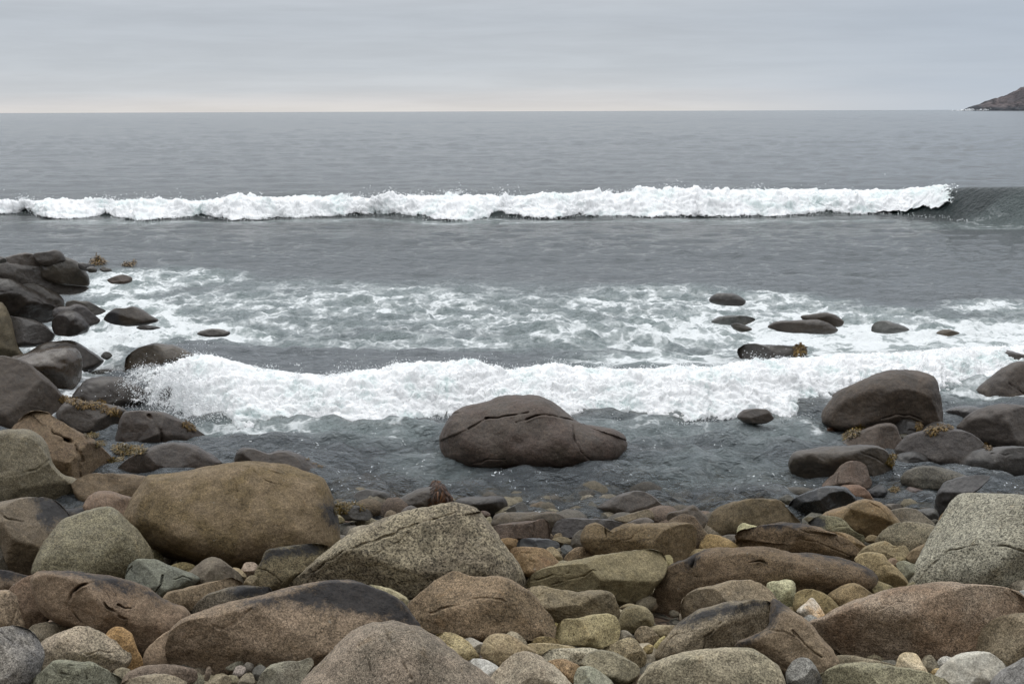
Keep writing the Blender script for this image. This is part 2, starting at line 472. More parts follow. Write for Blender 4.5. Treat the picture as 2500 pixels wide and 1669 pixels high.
def build_ground():
    m, t, o = simple_mat('shingle')
    p = t.new('ShaderNodeNewGeometry').outputs['Position']
    w = t.vmath('ADD', p, t.vmath('SCALE', t.noise(p, 9, 2, out=1), scale=.05))
    v = t.new('ShaderNodeTexVoronoi', feature='F1'); t.put(v.inputs['Vector'], w); t.put(v.inputs['Scale'], 13)
    cs = t.new('ShaderNodeSeparateColor'); t.put(cs.inputs[0], v.outputs['Color'])
    c = t.ramp(cs.outputs[0], [(0, (.035, .03, .024)), (.3, (.10, .078, .05)), (.55, (.15, .095, .06)), (.8, (.12, .11, .085)), (1, (.22, .2, .15))])
    c = t.mix(1, c, t.rng(t.noise(p, 60, 4, .7), .3, .7, .6, 1.3), 'MULTIPLY')
    e = t.voro(w, 13, 'DISTANCE_TO_EDGE')
    b = t.new('ShaderNodeBsdfPrincipled'); t.put(b.inputs['Base Color'], c); b.inputs['Roughness'].default_value = .8
    bp = t.new('ShaderNodeBump'); t.put(bp.inputs['Height'], t.rng(e, 0, .25)); bp.inputs['Distance'].default_value = .05
    t.l.new(bp.outputs[0], b.inputs['Normal']); t.l.new(b.outputs[0], o.inputs[0])
    Y = np.concatenate([[-60, -40, -25, -15, -10], np.linspace(-6, 16, 140), [40, 200, 40000]]); X = np.concatenate([[-40000, -60], np.linspace(-14, 14, 150), [60, 40000]])
    YY, XX = np.meshgrid(Y, X, indexing='ij')
    Z = ground_z(YY) - .14 + .05 * fbm(P3(XX / 1.3, YY / 1.3), 3).reshape(XX.shape) * (np.abs(XX) < 20) * (YY < 17)
    Z = np.where(YY > 17, -2.6, Z)
    g = mesh_obj('ground', np.stack([XX, YY, Z], 2).reshape(-1, 3), grid_faces(len(Y), len(X)), m)
    tag(g, 'stony beach ground sloping down under the sea', 'ground', kind='structure')
build_ground()

FV = 2500 / 2349.0
def line(txt): return np.array([[float(v) for v in q.split(',')] for q in txt.split()]) * FV
FAR_TOE = line('-900,490 -500,497 -200,494 0,493 60,490 130,505 200,503 240,499 320,508 380,503 460,499 530,507 580,508 640,500 700,503 780,498 860,494 920,500 1000,507 1080,508 1150,500 1250,504 1330,495 1400,498 1500,501 1600,497 1700,499 1800,495 1900,493 2000,491 2080,487 2110,481 2150,484 2190,478 2215,470')
FAR_TOP = line('-900,458 -500,462 -200,460 0,460 100,462 200,463 300,460 400,462 500,456 560,450 640,458 760,453 860,447 900,440 940,445 1050,449 1150,452 1280,446 1400,439 1550,434 1680,433 1800,438 1900,445 2000,449 2080,449 2120,447 2180,446 2215,456')
FAR_CREST = line('-900,462 -400,462 0,462 300,462 560,455 860,449 1050,449 1280,447 1400,441 1700,434 1900,431 2100,430 2349,429 2700,430')
FAR_BASE = line('-400,494 0,495 400,505 800,500 1200,503 1600,499 2000,497 2200,508 2349,520 2700,530')
NEAR_TOE = line('230,905 300,925 340,938 420,958 480,962 520,962 560,975 640,981 700,972 740,965 800,979 850,986 900,978 960,960 1010,952 1100,952 1300,952 1400,956 1450,950 1530,963 1600,966 1690,960 1760,950 1800,960 1850,951 1890,940 1940,927 2000,916 2100,908 2150,920 2200,902 2250,886 2349,870 2500,860 2800,850 3100,846')
NEAR_TOP = line('230,878 300,862 340,850 400,838 440,818 480,818 520,828 560,842 600,853 640,862 690,864 730,868 780,864 850,846 900,843 960,833 1020,836 1080,830 1120,838 1180,852 1250,845 1330,851 1400,853 1480,851 1560,842 1650,846 1700,834 1780,827 1850,822 1950,818 2050,813 2150,808 2250,804 2349,802 2500,800 2800,796 3100,794')

def wave_line(toe, top, run, wid=None):
    """world toe and crest of a breaking wave, sampled along picture x"""
    x = np.arange(max(toe[0, 0], top[0, 0]), min(toe[-1, 0], top[-1, 0]), 6.0)
    ty = np.interp(x, toe[:, 0], toe[:, 1]); cy = np.interp(x, top[:, 0], top[:, 1])
    T = on_plane(x, ty)
    d = ray(x, cy); k = (T[:, 1] + run) / d[:, 1]
    return x, T, CAMP + d * k[:, None]
FAR_BASE = np.concatenate([FAR_TOE[FAR_TOE[:, 0] < 2150 * FV], FAR_BASE[FAR_BASE[:, 0] > 2150 * FV]])
FAR_GEO = np.concatenate([FAR_TOE[FAR_TOE[:, 0] < 2060 * FV], line('2080,494 2120,499 2160,503 2200,507 2250,510')])
FAR_BASE = np.concatenate([FAR_TOE[FAR_TOE[:, 0] < 2060 * FV], line('2080,494 2120,499 2160,503 2200,507 2349,518 2700,528')])
_, FB, FC = wave_line(FAR_BASE, FAR_CREST, 1.2)
NEAR_TOE[:, 1] += 9
_, NB, NC = wave_line(NEAR_TOE, NEAR_TOP, 1.0)
print('far crest z', FC[:, 2].min(), FC[:, 2].max(), 'Y', FC[:, 1].mean(), ' near', NC[:, 2].min(), NC[:, 2].max(), NC[:, 1].mean())
def smooth1(a, k):
    p = np.pad(a, k, mode='edge'); return np.convolve(p, np.ones(2 * k + 1) / (2 * k + 1), 'valid')

_rw = np.random.RandomState(11)
_lam = np.exp(_rw.uniform(np.log(.14), np.log(5.5), 64)); _dir = _rw.normal(0, .62, 64) + .06; _ph = _rw.uniform(0, 6.28, 64)
def sea_height(X, Y, dY):
    h = np.zeros_like(X)
    wx = .35 * fbm(P3(X / 2.1, Y / 1.6), 2).reshape(X.shape); wy = .35 * fbm(P3(X / 2.1 + 40, Y / 1.6), 2).reshape(X.shape)
    gust = 1 + .45 * perlin(P3(X / 7.0, Y / 5.0, 3.3)).reshape(X.shape)
    for l, a, p in zip(_lam, _dir, _ph):
        k = 2 * np.pi / l; am = (.085 if l < .7 else .048 if l < 1.6 else .024) * l / (2 * np.pi) * (l ** -.15)
        s = np.sin(k * (np.sin(a) * (X + wx * min(1, l)) + np.cos(a) * (Y + wy * min(1, l))) + p)
        h += am * (s + .25 * s * s) * np.clip((l / (dY + 1e-6) - 2) / 2, 0, 1)
    m = (Y > 28) & (Y < 4000)
    Xm, Ym, dm = X[m], Y[m], dY[m]
    w = np.minimum(.15 * dm, .34) * np.clip((Ym - 28) / 25, 0, 1)
    h[m] += w * fbm(P3(Xm / (.016 * Ym), np.log(Ym) * 62, 4.4), 2, .6) * (1 + .8 * perlin(P3(Xm / (.12 * Ym), np.log(Ym) * 14, 1.1)))
    return h * gust * np.clip(1.25 - (Y - 11) / 11, .5, 1.25) * np.clip(1.1 - (Y - 15) / 30, .9, 1)
def swell(X, Y):
    u = X / np.maximum(Y, .1)
    def prof(C, B, back, scale):
        uu = C[:, 0] / C[:, 1]; yc = np.interp(u, uu, smooth1(C[:, 1], 8)); A = np.interp(u, uu, smooth1(C[:, 2], 5)) * scale
        uB = B[:, 0] / B[:, 1]; yb = np.interp(u, uB, smooth1(B[:, 1], 6))
        up = np.clip((Y - yb) / (yc - yb), 0, 1); up = up * up * (3 - 2 * up)
        return np.where(Y < yc, A * up, A * np.exp(-((Y - yc) / back) ** 2))
    uu = FAR_TOE[-1, 0]; ue = (uu - 1250) / FPX
    h = prof(FC, FB, 3.0, 1.0) * (.80 + .20 * np.clip((u - ue + .05) / .05, 0, 1))
    hn = prof(NC, NB, 2.2, .66)
    ul = NC[0, 0] / NC[0, 1]
    return h + hn * np.clip((u - ul + .03) / .05, 0, 1)

def water_material():
    m, t, o = simple_mat('sea_water')
    geo = t.new('ShaderNodeNewGeometry'); p = geo.outputs['Position']
    dens = t.attr('foam'); depth = t.attr('depth'); aer = t.attr('aerated')
    q = t.vmath('MULTIPLY', p, (1.0, .75, 1.0))
    wv = t.vmath('SUBTRACT', t.noise(q, 1.3, 4, .6, out=1), (.5, .5, .5))
    w2 = t.vmath('SUBTRACT', t.noise(q, 7, 3, .6, out=1), (.5, .5, .5))
    qq = t.vmath('ADD', q, t.vmath('ADD', t.vmath('SCALE', wv, scale=1.1), t.vmath('SCALE', w2, scale=.16)))
    e1 = t.voro(qq, 1.5, 'DISTANCE_TO_EDGE'); e2 = t.voro(qq, 4.2, 'DISTANCE_TO_EDGE')
    n1 = t.noise(qq, 2.2, 7, .62, .3); n2 = t.noise(q, 22, 5, .7)
    lace = t.math('ADD', t.math('MULTIPLY', t.rng(e1, 0, .26, 1, 0), .52), t.math('MULTIPLY', t.rng(e2, 0, .20, 1, 0), .26))
    v = t.math('ADD', t.math('ADD', lace, t.math('MULTIPLY', t.math('SUBTRACT', n1, .5), 1.5)), t.math('MULTIPLY', t.math('SUBTRACT', n2, .5), .5))
    v = t.math('ADD', v, t.math('MULTIPLY', t.math('SUBTRACT', dens, .72), 1.35))
    sp0 = t.new('ShaderNodeSeparateXYZ'); t.put(sp0.inputs[0], p)
    mask = t.math('ADD', t.math('MULTIPLY', t.rng(v, -.20, .40), t.rng(sp0.outputs[1], 11, 13, .07, .28)), t.math('MULTIPLY', t.rng(v, .24, .66), .70))
    mask = t.math('MULTIPLY', mask, t.rng(dens, .04, .25))
    # little drifting foam flecks
    fl = t.voro(t.vmath('ADD', q, t.vmath('SCALE', w2, scale=.35)), 15.0); fn = t.noise(q, 1.4, 4, .7)
    fleck = t.math('MULTIPLY', t.math('MULTIPLY', t.rng(fl, .20, .08), t.rng(fn, .47, .60)), t.attr('fleck'))
    mask = t.math('MAXIMUM', mask, fleck)
    sp3 = t.new('ShaderNodeSeparateXYZ'); t.put(sp3.inputs[0], p)
    turbid = t.mix(t.rng(sp3.outputs[1], 9, 40), (.185, .205, .218, 1), (.006, .015, .014, 1))
    body = t.mix(aer, turbid, (.27, .34, .33, 1))
    b = t.new('ShaderNodeBsdfPrincipled'); t.put(b.inputs['Base Color'], body)
    b.inputs['Roughness'].default_value = .12; b.inputs['IOR'].default_value = 1.33
    rp = t.noise(t.vmath('MULTIPLY', p, (.8, 1.1, 1)), 9, 5, .62, .2); r2 = t.noise(t.vmath('MULTIPLY', p, (.7, 1.0, 1)), 2.2, 5, .65, .2)
    r3 = t.noise(t.vmath('MULTIPLY', p, (.35, 1.0, 1)), .22, 5, .65, .3)
    far = t.rng(t.math('MULTIPLY', t.new('ShaderNodeCameraData').outputs['View Distance'], 1.0), 18, 60)
    hh = t.math('ADD', t.math('ADD', t.math('MULTIPLY', rp, .16), t.math('MULTIPLY', r2, t.rng(sp0.outputs[1], 11, 16, .30, .16))), t.math('MULTIPLY', t.math('MULTIPLY', r3, far), 1.6))
    bp = t.new('ShaderNodeBump'); t.put(bp.inputs['Height'], hh); t.put(bp.inputs['Strength'], t.math('SUBTRACT', .9, t.math('MULTIPLY', far, .62))); bp.inputs['Distance'].default_value = 1.0
    t.l.new(bp.outputs[0], b.inputs['Normal'])
    tr = t.new('ShaderNodeBsdfTransparent'); tr.inputs[0].default_value = (.90, .84, .70, 1)
    fr = t.new('ShaderNodeFresnel'); fr.inputs['IOR'].default_value = 1.33; t.l.new(bp.outputs[0], fr.inputs['Normal'])
    clear = t.math('POWER', 2.718, t.math('MULTIPLY', depth, -2.3))
    clear = t.math('MULTIPLY', clear, t.math('SUBTRACT', 1.0, t.math('MULTIPLY', fr.outputs[0], 1.0)), clamp=True)
    clear = t.math('MULTIPLY', clear, t.math('SUBTRACT', 1.0, aer))
    m1 = t.new('ShaderNodeMixShader'); t.put(m1.inputs[0], clear); t.l.new(b.outputs[0], m1.inputs[1]); t.l.new(tr.outputs[0], m1.inputs[2])
    f = t.new('ShaderNodeBsdfPrincipled'); f.inputs['Roughness'].default_value = .7
    t.put(f.inputs['Base Color'], (.80, .83, .835, 1))
    fb = t.new('ShaderNodeBump'); t.put(fb.inputs['Height'], t.math('ADD', v, t.math('MULTIPLY', n2, .6))); fb.inputs['Distance'].default_value = .05; fb.inputs['Strength'].default_value = .6
    t.l.new(fb.outputs[0], f.inputs['Normal'])
    m2 = t.new('ShaderNodeMixShader'); t.put(m2.inputs[0], t.math('MULTIPLY', mask, .95)); t.l.new(m1.outputs[0], m2.inputs[1]); t.l.new(f.outputs[0], m2.inputs[2])
    t.l.new(m2.outputs[0], o.inputs[0])
    return m

# white water lying on the sea: centre, reach and strength, as (x, y, rx, ry, strength) of spots on the flat water
FOAM_SPOTS = [(2800, 790, 350, 55, .84), (3100, 760, 250, 50, .6), (1000, 715, 520, 62, .46), (560, 735, 300, 50, .46), (900, 672, 500, 22, .30), (800, 800, 330, 20, .52), (1080, 812, 230, 18, .54), (640, 790, 200, 30, .45), (880, 700, 330, 42, .56), (700, 745, 380, 40, .47), (1180, 745, 330, 50, .56), (1480, 700, 300, 42, .56), (1380, 790, 260, 40, .62), (1620, 760, 260, 60, .70),
              (1900, 745, 280, 40, .70), (2000, 800, 420, 50, .88), (2300, 790, 260, 50, .84), (2280, 712, 130, 26, .70), (1780, 700, 200, 26, .6), (1700, 850, 400, 30, .75),
              (420, 640, 170, 22, .62), (290, 660, 130, 36, .72), (300, 730, 170, 50, .82), (230, 800, 200, 40, 1.0), (420, 770, 220, 36, .92), (560, 700, 200, 34, .55), (700, 660, 250, 18, .40), (150, 840, 150, 40, 1.05),
              (640, 1005, 230, 24, .60), (560, 990, 140, 16, .6), (850, 1010, 190, 26, .48), (1000, 1075, 120, 40, .34), (1520, 995, 200, 30, .42), (1780, 1000, 170, 40, .44), (1650, 1090, 200, 40, .30), (2230, 915, 120, 22, .62), (330, 960, 110, 14, .4),
              (1200, 510, 1200, 4, .34), (2250, 520, 180, 10, .30), (300, 512, 300, 6, .35)]
def build_sea():
    yp = np.concatenate([np.arange(1345, 300, -1.55), np.linspace(300, 277, 40)])
    ctr = on_plane(np.full(len(yp), 1250.0), yp)[:, 1]
    ctr = ctr[(ctr > 0) & (ctr < 3500)]; ctr = np.concatenate([ctr, [6000, 12000, 25000, 50000]])
    u = np.concatenate([[-2.5, -1.2], np.linspace(-.75, -.51, 60), np.linspace(-.5, .5, 1180), np.linspace(.51, .75, 60), [1.2, 2.5]])
    Y, U = np.meshgrid(ctr, u, indexing='ij'); X = Y * U
    dY = np.gradient(ctr)[:, None] * np.ones_like(X)
    h = sea_height(X, Y, np.maximum(dY, Y * .0009)); sw = swell(X, Y)
    px, py = project(np.stack([X, Y, np.zeros_like(X)], 2).reshape(-1, 3)); px /= FV; py /= FV
    foam = np.zeros(px.shape)
    warp = 28 * fbm(P3(X.ravel() / 2.0, Y.ravel() / 2.0, 9.1), 3)
    for cx, cy, rx, ry, s in FOAM_SPOTS:
        e = ((px + warp - cx) / rx) ** 2 + ((py + warp * .22 - cy) / ry) ** 2
        foam = np.maximum(foam, s * np.clip(1.25 - e * .75, 0, 1) ** 1.2)
    rough = foam.reshape(X.shape).clip(0, 1)
    near = (Y < 30) * rough
    h = h + near * .05 * fbm(P3(X / .38, Y / .30, 2.2), 4, .55, True).reshape(X.shape) * np.clip(Y / 14, .3, 1.2)
    Z = sw + h * (1 - .72 * np.clip(sw / .16, 0, 1))
    Z = Z - .035 * np.clip((12.5 - Y) / 1.5, 0, 1)
    depth = np.maximum(0, Z - ground_z(Y) + .14)
    crest = np.clip((sw.ravel() - .18) / .3, 0, 1) * (Y.ravel() < 20)
    aer = np.clip(foam * .9, 0, .75); aer = np.maximum(aer, .35 * crest)
    fleck = np.clip(1.25 - (Y.ravel() - 9) / 6, 0, 1)
    s = mesh_obj('water', np.stack([X, Y, Z], 2).reshape(-1, 3), grid_faces(len(ctr), len(u)), water_material(),
                 {'foam': foam, 'depth': depth.ravel(), 'aerated': aer, 'fleck': fleck})
    tag(s, 'grey open sea reaching to the horizon', 'sea', kind='structure')
build_sea()

# ------------------------------------------------------------------ breaking waves
def foam_material():
    m, t, o = simple_mat('surf_white')
    p = t.new('ShaderNodeTexCoord').outputs['Object']
    sc = t.attr('scale'); edge = t.attr('edge')
    q = t.vmath('SCALE', p, scale=sc)
    n1 = t.noise(q, 1.0, 6, .65, .2); n2 = t.noise(q, 5.0, 5, .7); nb = t.noise(q, .35, 4, .6, .3)
    c = t.mix(t.rng(nb, .46, .68, 0, .6), (.88, .89, .895, 1), (.64, .76, .745, 1))
    c = t.mix(t.rng(n1, .62, .75, 0, .28), c, (.52, .58, .59, 1))
    b = t.new('ShaderNodeBsdfPrincipled'); t.put(b.inputs['Base Color'], c); b.inputs['Roughness'].default_value = .8; b.inputs['Specular IOR Level'].default_value = .2
    b.inputs['Subsurface Weight'].default_value = .7; b.inputs['Subsurface Radius'].default_value = (1, 1, 1); t.put(b.inputs['Subsurface Scale'], t.math('DIVIDE', .5, sc))
    bp = t.new('ShaderNodeBump'); t.put(bp.inputs['Height'], t.math('ADD', n1, t.math('MULTIPLY', n2, .45)))
    t.put(bp.inputs['Distance'], t.math('DIVIDE', .45, sc)); bp.inputs['Strength'].default_value = .55
    t.l.new(bp.outputs[0], b.inputs['Normal'])
    a = t.math('ADD', t.math('MULTIPLY', t.math('SUBTRACT', n1, .5), 1.3), t.math('MULTIPLY', t.math('SUBTRACT', n2, .5), 1.4))
    alpha = t.rng(t.math('ADD', edge, a), .40, .58)
    tr = t.new('ShaderNodeBsdfTransparent'); mx = t.new('ShaderNodeMixShader')
    t.put(mx.inputs[0], alpha); t.l.new(tr.outputs[0], mx.inputs[1]); t.l.new(b.outputs[0], mx.inputs[2]); t.l.new(mx.outputs[0], o.inputs[0])
    return m
FOAM_M = foam_material()
def drop_mesh(P, size):
    """one mesh of small octahedral drops"""
    o = np.array([[1, 0, 0], [-1, 0, 0], [0, 1, 0], [0, -1, 0], [0, 0, 1], [0, 0, -1]], float)
    f = np.array([[0, 2, 4], [2, 1, 4], [1, 3, 4], [3, 0, 4], [2, 0, 5], [1, 2, 5], [3, 1, 5], [0, 3, 5]])
    n = len(P); rs = np.random.RandomState(n)
    st = rs.uniform(.7, 1.5, (n, 1, 3))
    return (P[:, None, :] + o[None] * size[:, None, None] * st).reshape(-1, 3), (f[None] + 6 * np.arange(n)[:, None, None]).reshape(-1, 3)
def water_drop_material():
    m, t, o = simple_mat('spray_white')
    b = t.new('ShaderNodeBsdfPrincipled'); b.inputs['Base Color'].default_value = (.80, .82, .83, 1); b.inputs['Roughness'].default_value = .5
    t.l.new(b.outputs[0], o.inputs[0]); return m
DROP_M = water_drop_material()
def breaker(toe, geo, top, run, step, nv, lump, bulge, scale, label, seed, drops, dsize, dup_h, left_fade):
    x0, x1 = max(toe[0, 0], top[0, 0]), min(toe[-1, 0], top[-1, 0])
    x = np.arange(x0, x1, step); n = len(x)
    ty, gy, cy = np.interp(x, toe[:, 0], toe[:, 1]), np.interp(x, geo[:, 0], geo[:, 1]), np.interp(x, top[:, 0], top[:, 1])
    vmax = np.clip((ty - cy) / (gy - cy), .02, 1)
    T = on_plane(x, gy)
    T[:, 1] += lump * 1.7 * fbm(P3(T[:, 0] / (lump * 6), T[:, 1] * 0, seed), 6, .62)
    d = ray(x, np.interp(x, top[:, 0], top[:, 1])); Tm = on_plane(x, np.interp(x, geo[:, 0], smooth1(geo[:, 1], 2)))
    C = CAMP + d * ((Tm[:, 1] + run) / d[:, 1])[:, None]
    spike = np.clip(fbm(P3(C[:, 0] / (lump * 2.2), 0 * C[:, 0], seed + 4.4), 5, .62), 0, 3)
    C[:, 2] += lump * .42 * spike ** 1.3
    C[:, 2] = np.maximum(C[:, 2], .06)
    v = np.concatenate([np.linspace(-.35, 0, max(6, nv // 5))[:-1], np.linspace(0, 1, nv)])
    G = np.zeros((len(v), n, 3)); N = np.zeros_like(G)
    for i, a in enumerate(v):
        if a < 0:
            q = C.copy(); q[:, 1] += -a * run * 3.2; q[:, 2] = C[:, 2] * (1 - (-a / .35) ** 1.3 * .55) - .02
            nn = np.array([0, .25, 1.0])
        else:
            q = C * (1 - a) + T * a
            b = bulge * np.sin(np.pi * a ** .8)
            q[:, 2] += b * .75; q[:, 1] -= b * .8
            ang = .15 + 1.1 * a
            nn = np.array([0, -math.sin(ang), math.cos(ang)])
        G[i] = q; N[i] = nn / np.linalg.norm(nn)
    P = G.reshape(-1, 3); NN = N.reshape(-1, 3)
    b1 = fbm(P / (lump * 3.2) + seed, 2, .5) + 1.0 * perlin(P / (lump * 8.0) + seed + 9); b2 = fbm(P / (lump * 1.15) + seed, 5, .62, True)
    vv = np.repeat(v, n); u = np.tile(np.arange(n) / (n - 1), len(v))
    amp = np.clip(1 - (np.abs(vv - .45) / .75) ** 2, .25, 1)
    P = P + NN * (lump * (.50 * b1 + .34 * b2) * amp)[:, None]
    P[:, 0] += lump * .25 * fbm(P / (lump * 1.5) + seed + 30, 3, .55) * amp
    wz = swell(P[:, 0], P[:, 1])
    lift = np.clip((vv + .30) / .25, 0, 1) * np.clip((1 - vv) / .06, 0, 1)
    P[:, 2] = np.maximum(P[:, 2], wz + (.05 + lump * .28) * lift * (1 + .4 * b2) - .02)
    edge = np.clip((np.tile(vmax, len(v)) - vv) / .07, 0, 1) * np.clip((vv + .35) / .30, 0, 1) * np.clip(u / left_fade, 0, 1) * np.clip((1 - u) / .03, 0, 1)
    f = mesh_obj('surf_foam', P, grid_faces(len(v), n), FOAM_M, {'edge': edge.astype(np.float32) * 1.15, 'scale': np.full(len(P), 1.0 / lump)})
    tag(f, label, 'wave foam', kind='stuff')
    # drops thrown from the crest and at the foot
    rs = np.random.RandomState(int(seed * 10) + 1)
    wgt = .15 + spike; wgt = wgt / wgt.sum()
    i = rs.choice(n, drops, p=wgt); g = np.clip(perlin(P3(C[i, 0] / (lump * 3), 0 * i, seed)) + .6, .05, 2)
    up = rs.exponential(dup_h, drops) * g
    D = C[i] + np.stack([rs.normal(0, lump * .25, drops), rs.normal(0, lump * .6, drops), up - lump * .1], 1)
    drops = drops // 2; j = rs.randint(0, n, drops); a = np.abs(rs.normal(0, 1, drops))
    E = T[j] + np.stack([rs.normal(0, .05, drops), -a * lump * .55, np.abs(rs.normal(0, lump * .12, drops)) + .01], 1)
    return np.concatenate([D, E]), np.concatenate([rs.uniform(.3, 1, len(D)) ** 3 * dsize * 1.4, rs.uniform(.3, 1, drops) ** 3 * dsize * 1.4])
D1, S1 = breaker(FAR_TOE, FAR_GEO, FAR_TOP, 1.25, 2.2, 34, .26, .16, 3.0, 'long line of white foam of the breaker farther out, below the horizon', 2.3, 9000, .011, .07, .002)
D2, S2 = breaker(NEAR_TOE, NEAR_TOE, NEAR_TOP, .95, 2.0, 110, .11, .10, 8.0, 'tumbling white foam of the wave breaking on the rocks, nearer the shore', 5.9, 16000, .0036, .03, .09)
V_, F_ = drop_mesh(D1, S1); tag(mesh_obj('spray', V_, F_, DROP_M), 'fine white spray flying off the breaker farther out', 'spray', kind='stuff')
# splash thrown over the left rocks
_r = np.random.RandomState(5)
def splash(cx, cy, rx, ry, n, depth, dd=.25):
    m = max(4, n // 28); a = _r.uniform(0, 6.283, m); q = np.sqrt(_r.uniform(0, 1, m)); w = _r.randint(0, m, n)
    sd = _r.exponential(.16, m)[w]
    x = (cx + rx * (q * np.cos(a))[w] + rx * sd * _r.normal(0, .8, n)) * FV; y = (cy + ry * (q * np.sin(a))[w] + ry * sd * _r.normal(0, .8, n)) * FV
    d = ray(x, y); k = (depth + _r.normal(0, dd, n)) / d[:, 1]
    return CAMP + d * k[:, None]
SP = [splash(400, 930, 60, 55, 6500, 12.0), splash(350, 880, 70, 45, 5000, 12.3), splash(430, 880, 60, 50, 5000, 12.2), splash(460, 945, 60, 30, 5000, 11.8), splash(400, 800, 90, 22, 160, 12.6), splash(300, 860, 60, 30, 500, 12.6),
      splash(640, 850, 90, 22, 130, 12.5)]
P_ = np.concatenate([D2] + SP); Z_ = np.concatenate([S2, _r.uniform(.3, 1, sum(len(s) for s in SP)) ** 3 * .0052])
V_, F_ = drop_mesh(P_, Z_); tag(mesh_obj('spray', V_, F_, DROP_M), 'white drops splashing over the dark rocks where the near wave breaks', 'spray', kind='stuff')

def build_headland():
    m, t, o = simple_mat('headland_rock')
    p = t.new('ShaderNodeTexCoord').outputs['Object']; z = t.new('ShaderNodeSeparateXYZ'); t.put(z.inputs[0], p)
    n = t.noise(t.vmath('MULTIPLY', p, (1, 1, 2.4)), .018, 8, .7, .6); n2 = t.noise(p, .07, 5, .7)
    up = t.rng(t.math('ADD', z.outputs[2], t.math('MULTIPLY', t.math('SUBTRACT', n, .5), 40)), 4, 22)
    c = t.mix(up, (.085, .092, .102, 1), t.mix(t.rng(n, .42, .6), (.13, .122, .128, 1), (.23, .20, .20, 1)))  # bluish greys put the haze of the distance into the rock colour
    c = t.mix(1, c, t.rng(n2, .3, .7, .65, 1.3), 'MULTIPLY')
    b = t.new('ShaderNodeBsdfPrincipled'); t.put(b.inputs['Base Color'], c); b.inputs['Roughness'].default_value = 1; b.inputs['Specular IOR Level'].default_value = 0
    bp = t.new('ShaderNodeBump'); t.put(bp.inputs['Height'], n); bp.inputs['Distance'].default_value = 30; t.l.new(bp.outputs[0], b.inputs['Normal'])
    t.l.new(b.outputs[0], o.inputs[0])
    Dh = 3500.0
    tip = CAMP + ray(np.array([2347.0]), np.array([278.0]))[0] * Dh / ray(np.array([2347.0]), np.array([278.0]))[0][1]
    s = np.linspace(0, 1, 160); w = np.linspace(-1, 1, 60)
    SS, WW = np.meshgrid(s, w, indexing='ij')
    L = 900.0
    ridge = np.interp(s * L, [0, 20, 40, 75, 110, 140, 175, 260, 420, 650, 900], [0, 10, 17, 26, 36, 47, 60, 95, 130, 150, 160])[:, None]
    half = 30 + 190 * np.clip(SS * 2.2, 0, 1) ** .8
    X = tip[0] + SS * L; Y = Dh + SS * 260 + WW * half
    Z = ridge * np.clip(1 - np.abs(WW) ** 1.5, 0, 1) + np.clip(ridge, 0, 60) * .16 * fbm(P3(X / 45, Y / 45), 5, .6).reshape(X.shape) * (1 - WW ** 4) - 2
    h = mesh_obj('headland', np.stack([X - tip[0], Y - Dh, Z], 2).reshape(-1, 3), grid_faces(160, 60), m)
    h.location = (tip[0], Dh, 0)
    tag(h, 'bare rocky headland sloping into the sea at the far right', 'headland', kind='structure')
    rs = np.random.RandomState(8); n = 160
    P = np.stack([tip[0] + np.concatenate([rs.normal(0, 10, 90), rs.normal(48, 9, 70)]), Dh - 35 + rs.normal(0, 5, n), np.abs(rs.normal(0, 1.8, n))], 1)
    v, f = drop_mesh(P, rs.uniform(.7, 1.8, n)); tag(mesh_obj('surf_foam', v, f, DROP_M), 'white surf at the tip of the far headland', 'wave foam', kind='stuff')
build_headland()
# ------------------------------------------------------------------ the rocks, each from its own outline in the photograph
SURF_L = 'dark boulders along the left edge of the surf'
V(0, 580, .14029, .75, SURF_L)
R('long smooth grey slope boulder running down to the foam, far left', 950, '-120,430 40,395 200,420 400,445 600,470 800,520 1000,610 1200,720 1380,810 1462,865 1380,930 1150,985 900,990 600,1000 200,1000 -150,900 -200,600', (98, 90, 83), spk=.3, f=[(.7, 120, '-150,640 150,630 420,680 620,830 700,960')])
R('brown hump boulder behind the long grey slope boulder', 500, '60,385 200,330 400,275 500,275 640,310 710,350 730,420 725,520 500,560 200,520', (97, 86, 74), spk=.3)
R('farthest dark boulder at the top of the left rock pile', 480, '610,300 700,265 840,245 940,215 1030,240 1080,290 1110,340 1100,420 800,500 640,420', (80, 70, 60), spk=.3)
R('rounded brown boulder dropping steeply to the foam, upper left', 745, '740,490 760,400 800,310 860,285 1000,305 1180,360 1320,420 1430,530 1490,630 1525,735 1500,830 1300,830 1000,810 760,700', (86, 76, 62), spk=.3)
R('small grey rock cut by the left picture edge, beside the brown hump', 410, '-60,340 40,335 100,370 90,430 -60,440', (82, 76, 70), spk=.3)
R('low grey rock right of the steep brown boulder under floating weed', 535, '1370,450 1450,440 1560,460 1640,490 1620,560 1480,580 1390,540', (100, 96, 94), spk=.3)
R('small wet stone awash left of its twin, upper left foam', 575, '1510,545 1580,505 1650,515 1690,560 1660,605 1560,610', (88, 82, 74), spk=.3)
R('small wet stone awash right of its twin, upper left foam', 562, '1740,550 1780,505 1850,520 1920,540 1940,580 1800,600', (92, 86, 78), spk=.3)
R('flat brown rock alone in the upper left foam', 762, '1880,740 1960,690 2080,650 2200,655 2290,700 2270,770 2150,810 1950,800', (106, 88, 74), spk=.3)
R('big dark boulder with a raised shelf across its face, left edge', 1440, '-80,780 0,740 160,745 300,790 450,880 620,950 760,1030 900,1150 965,1220 950,1330 900,1420 760,1470 600,1500 450,1520 200,1500 -80,1440 -150,1000', (70, 60, 52), spk=.3, f=[(.9, 50, '-100,1060 0,1010 200,975 380,985 520,1120 720,1190 960,1260')], c=[(16, .1, '0,985 200,945 400,960 540,1080 700,1160')])
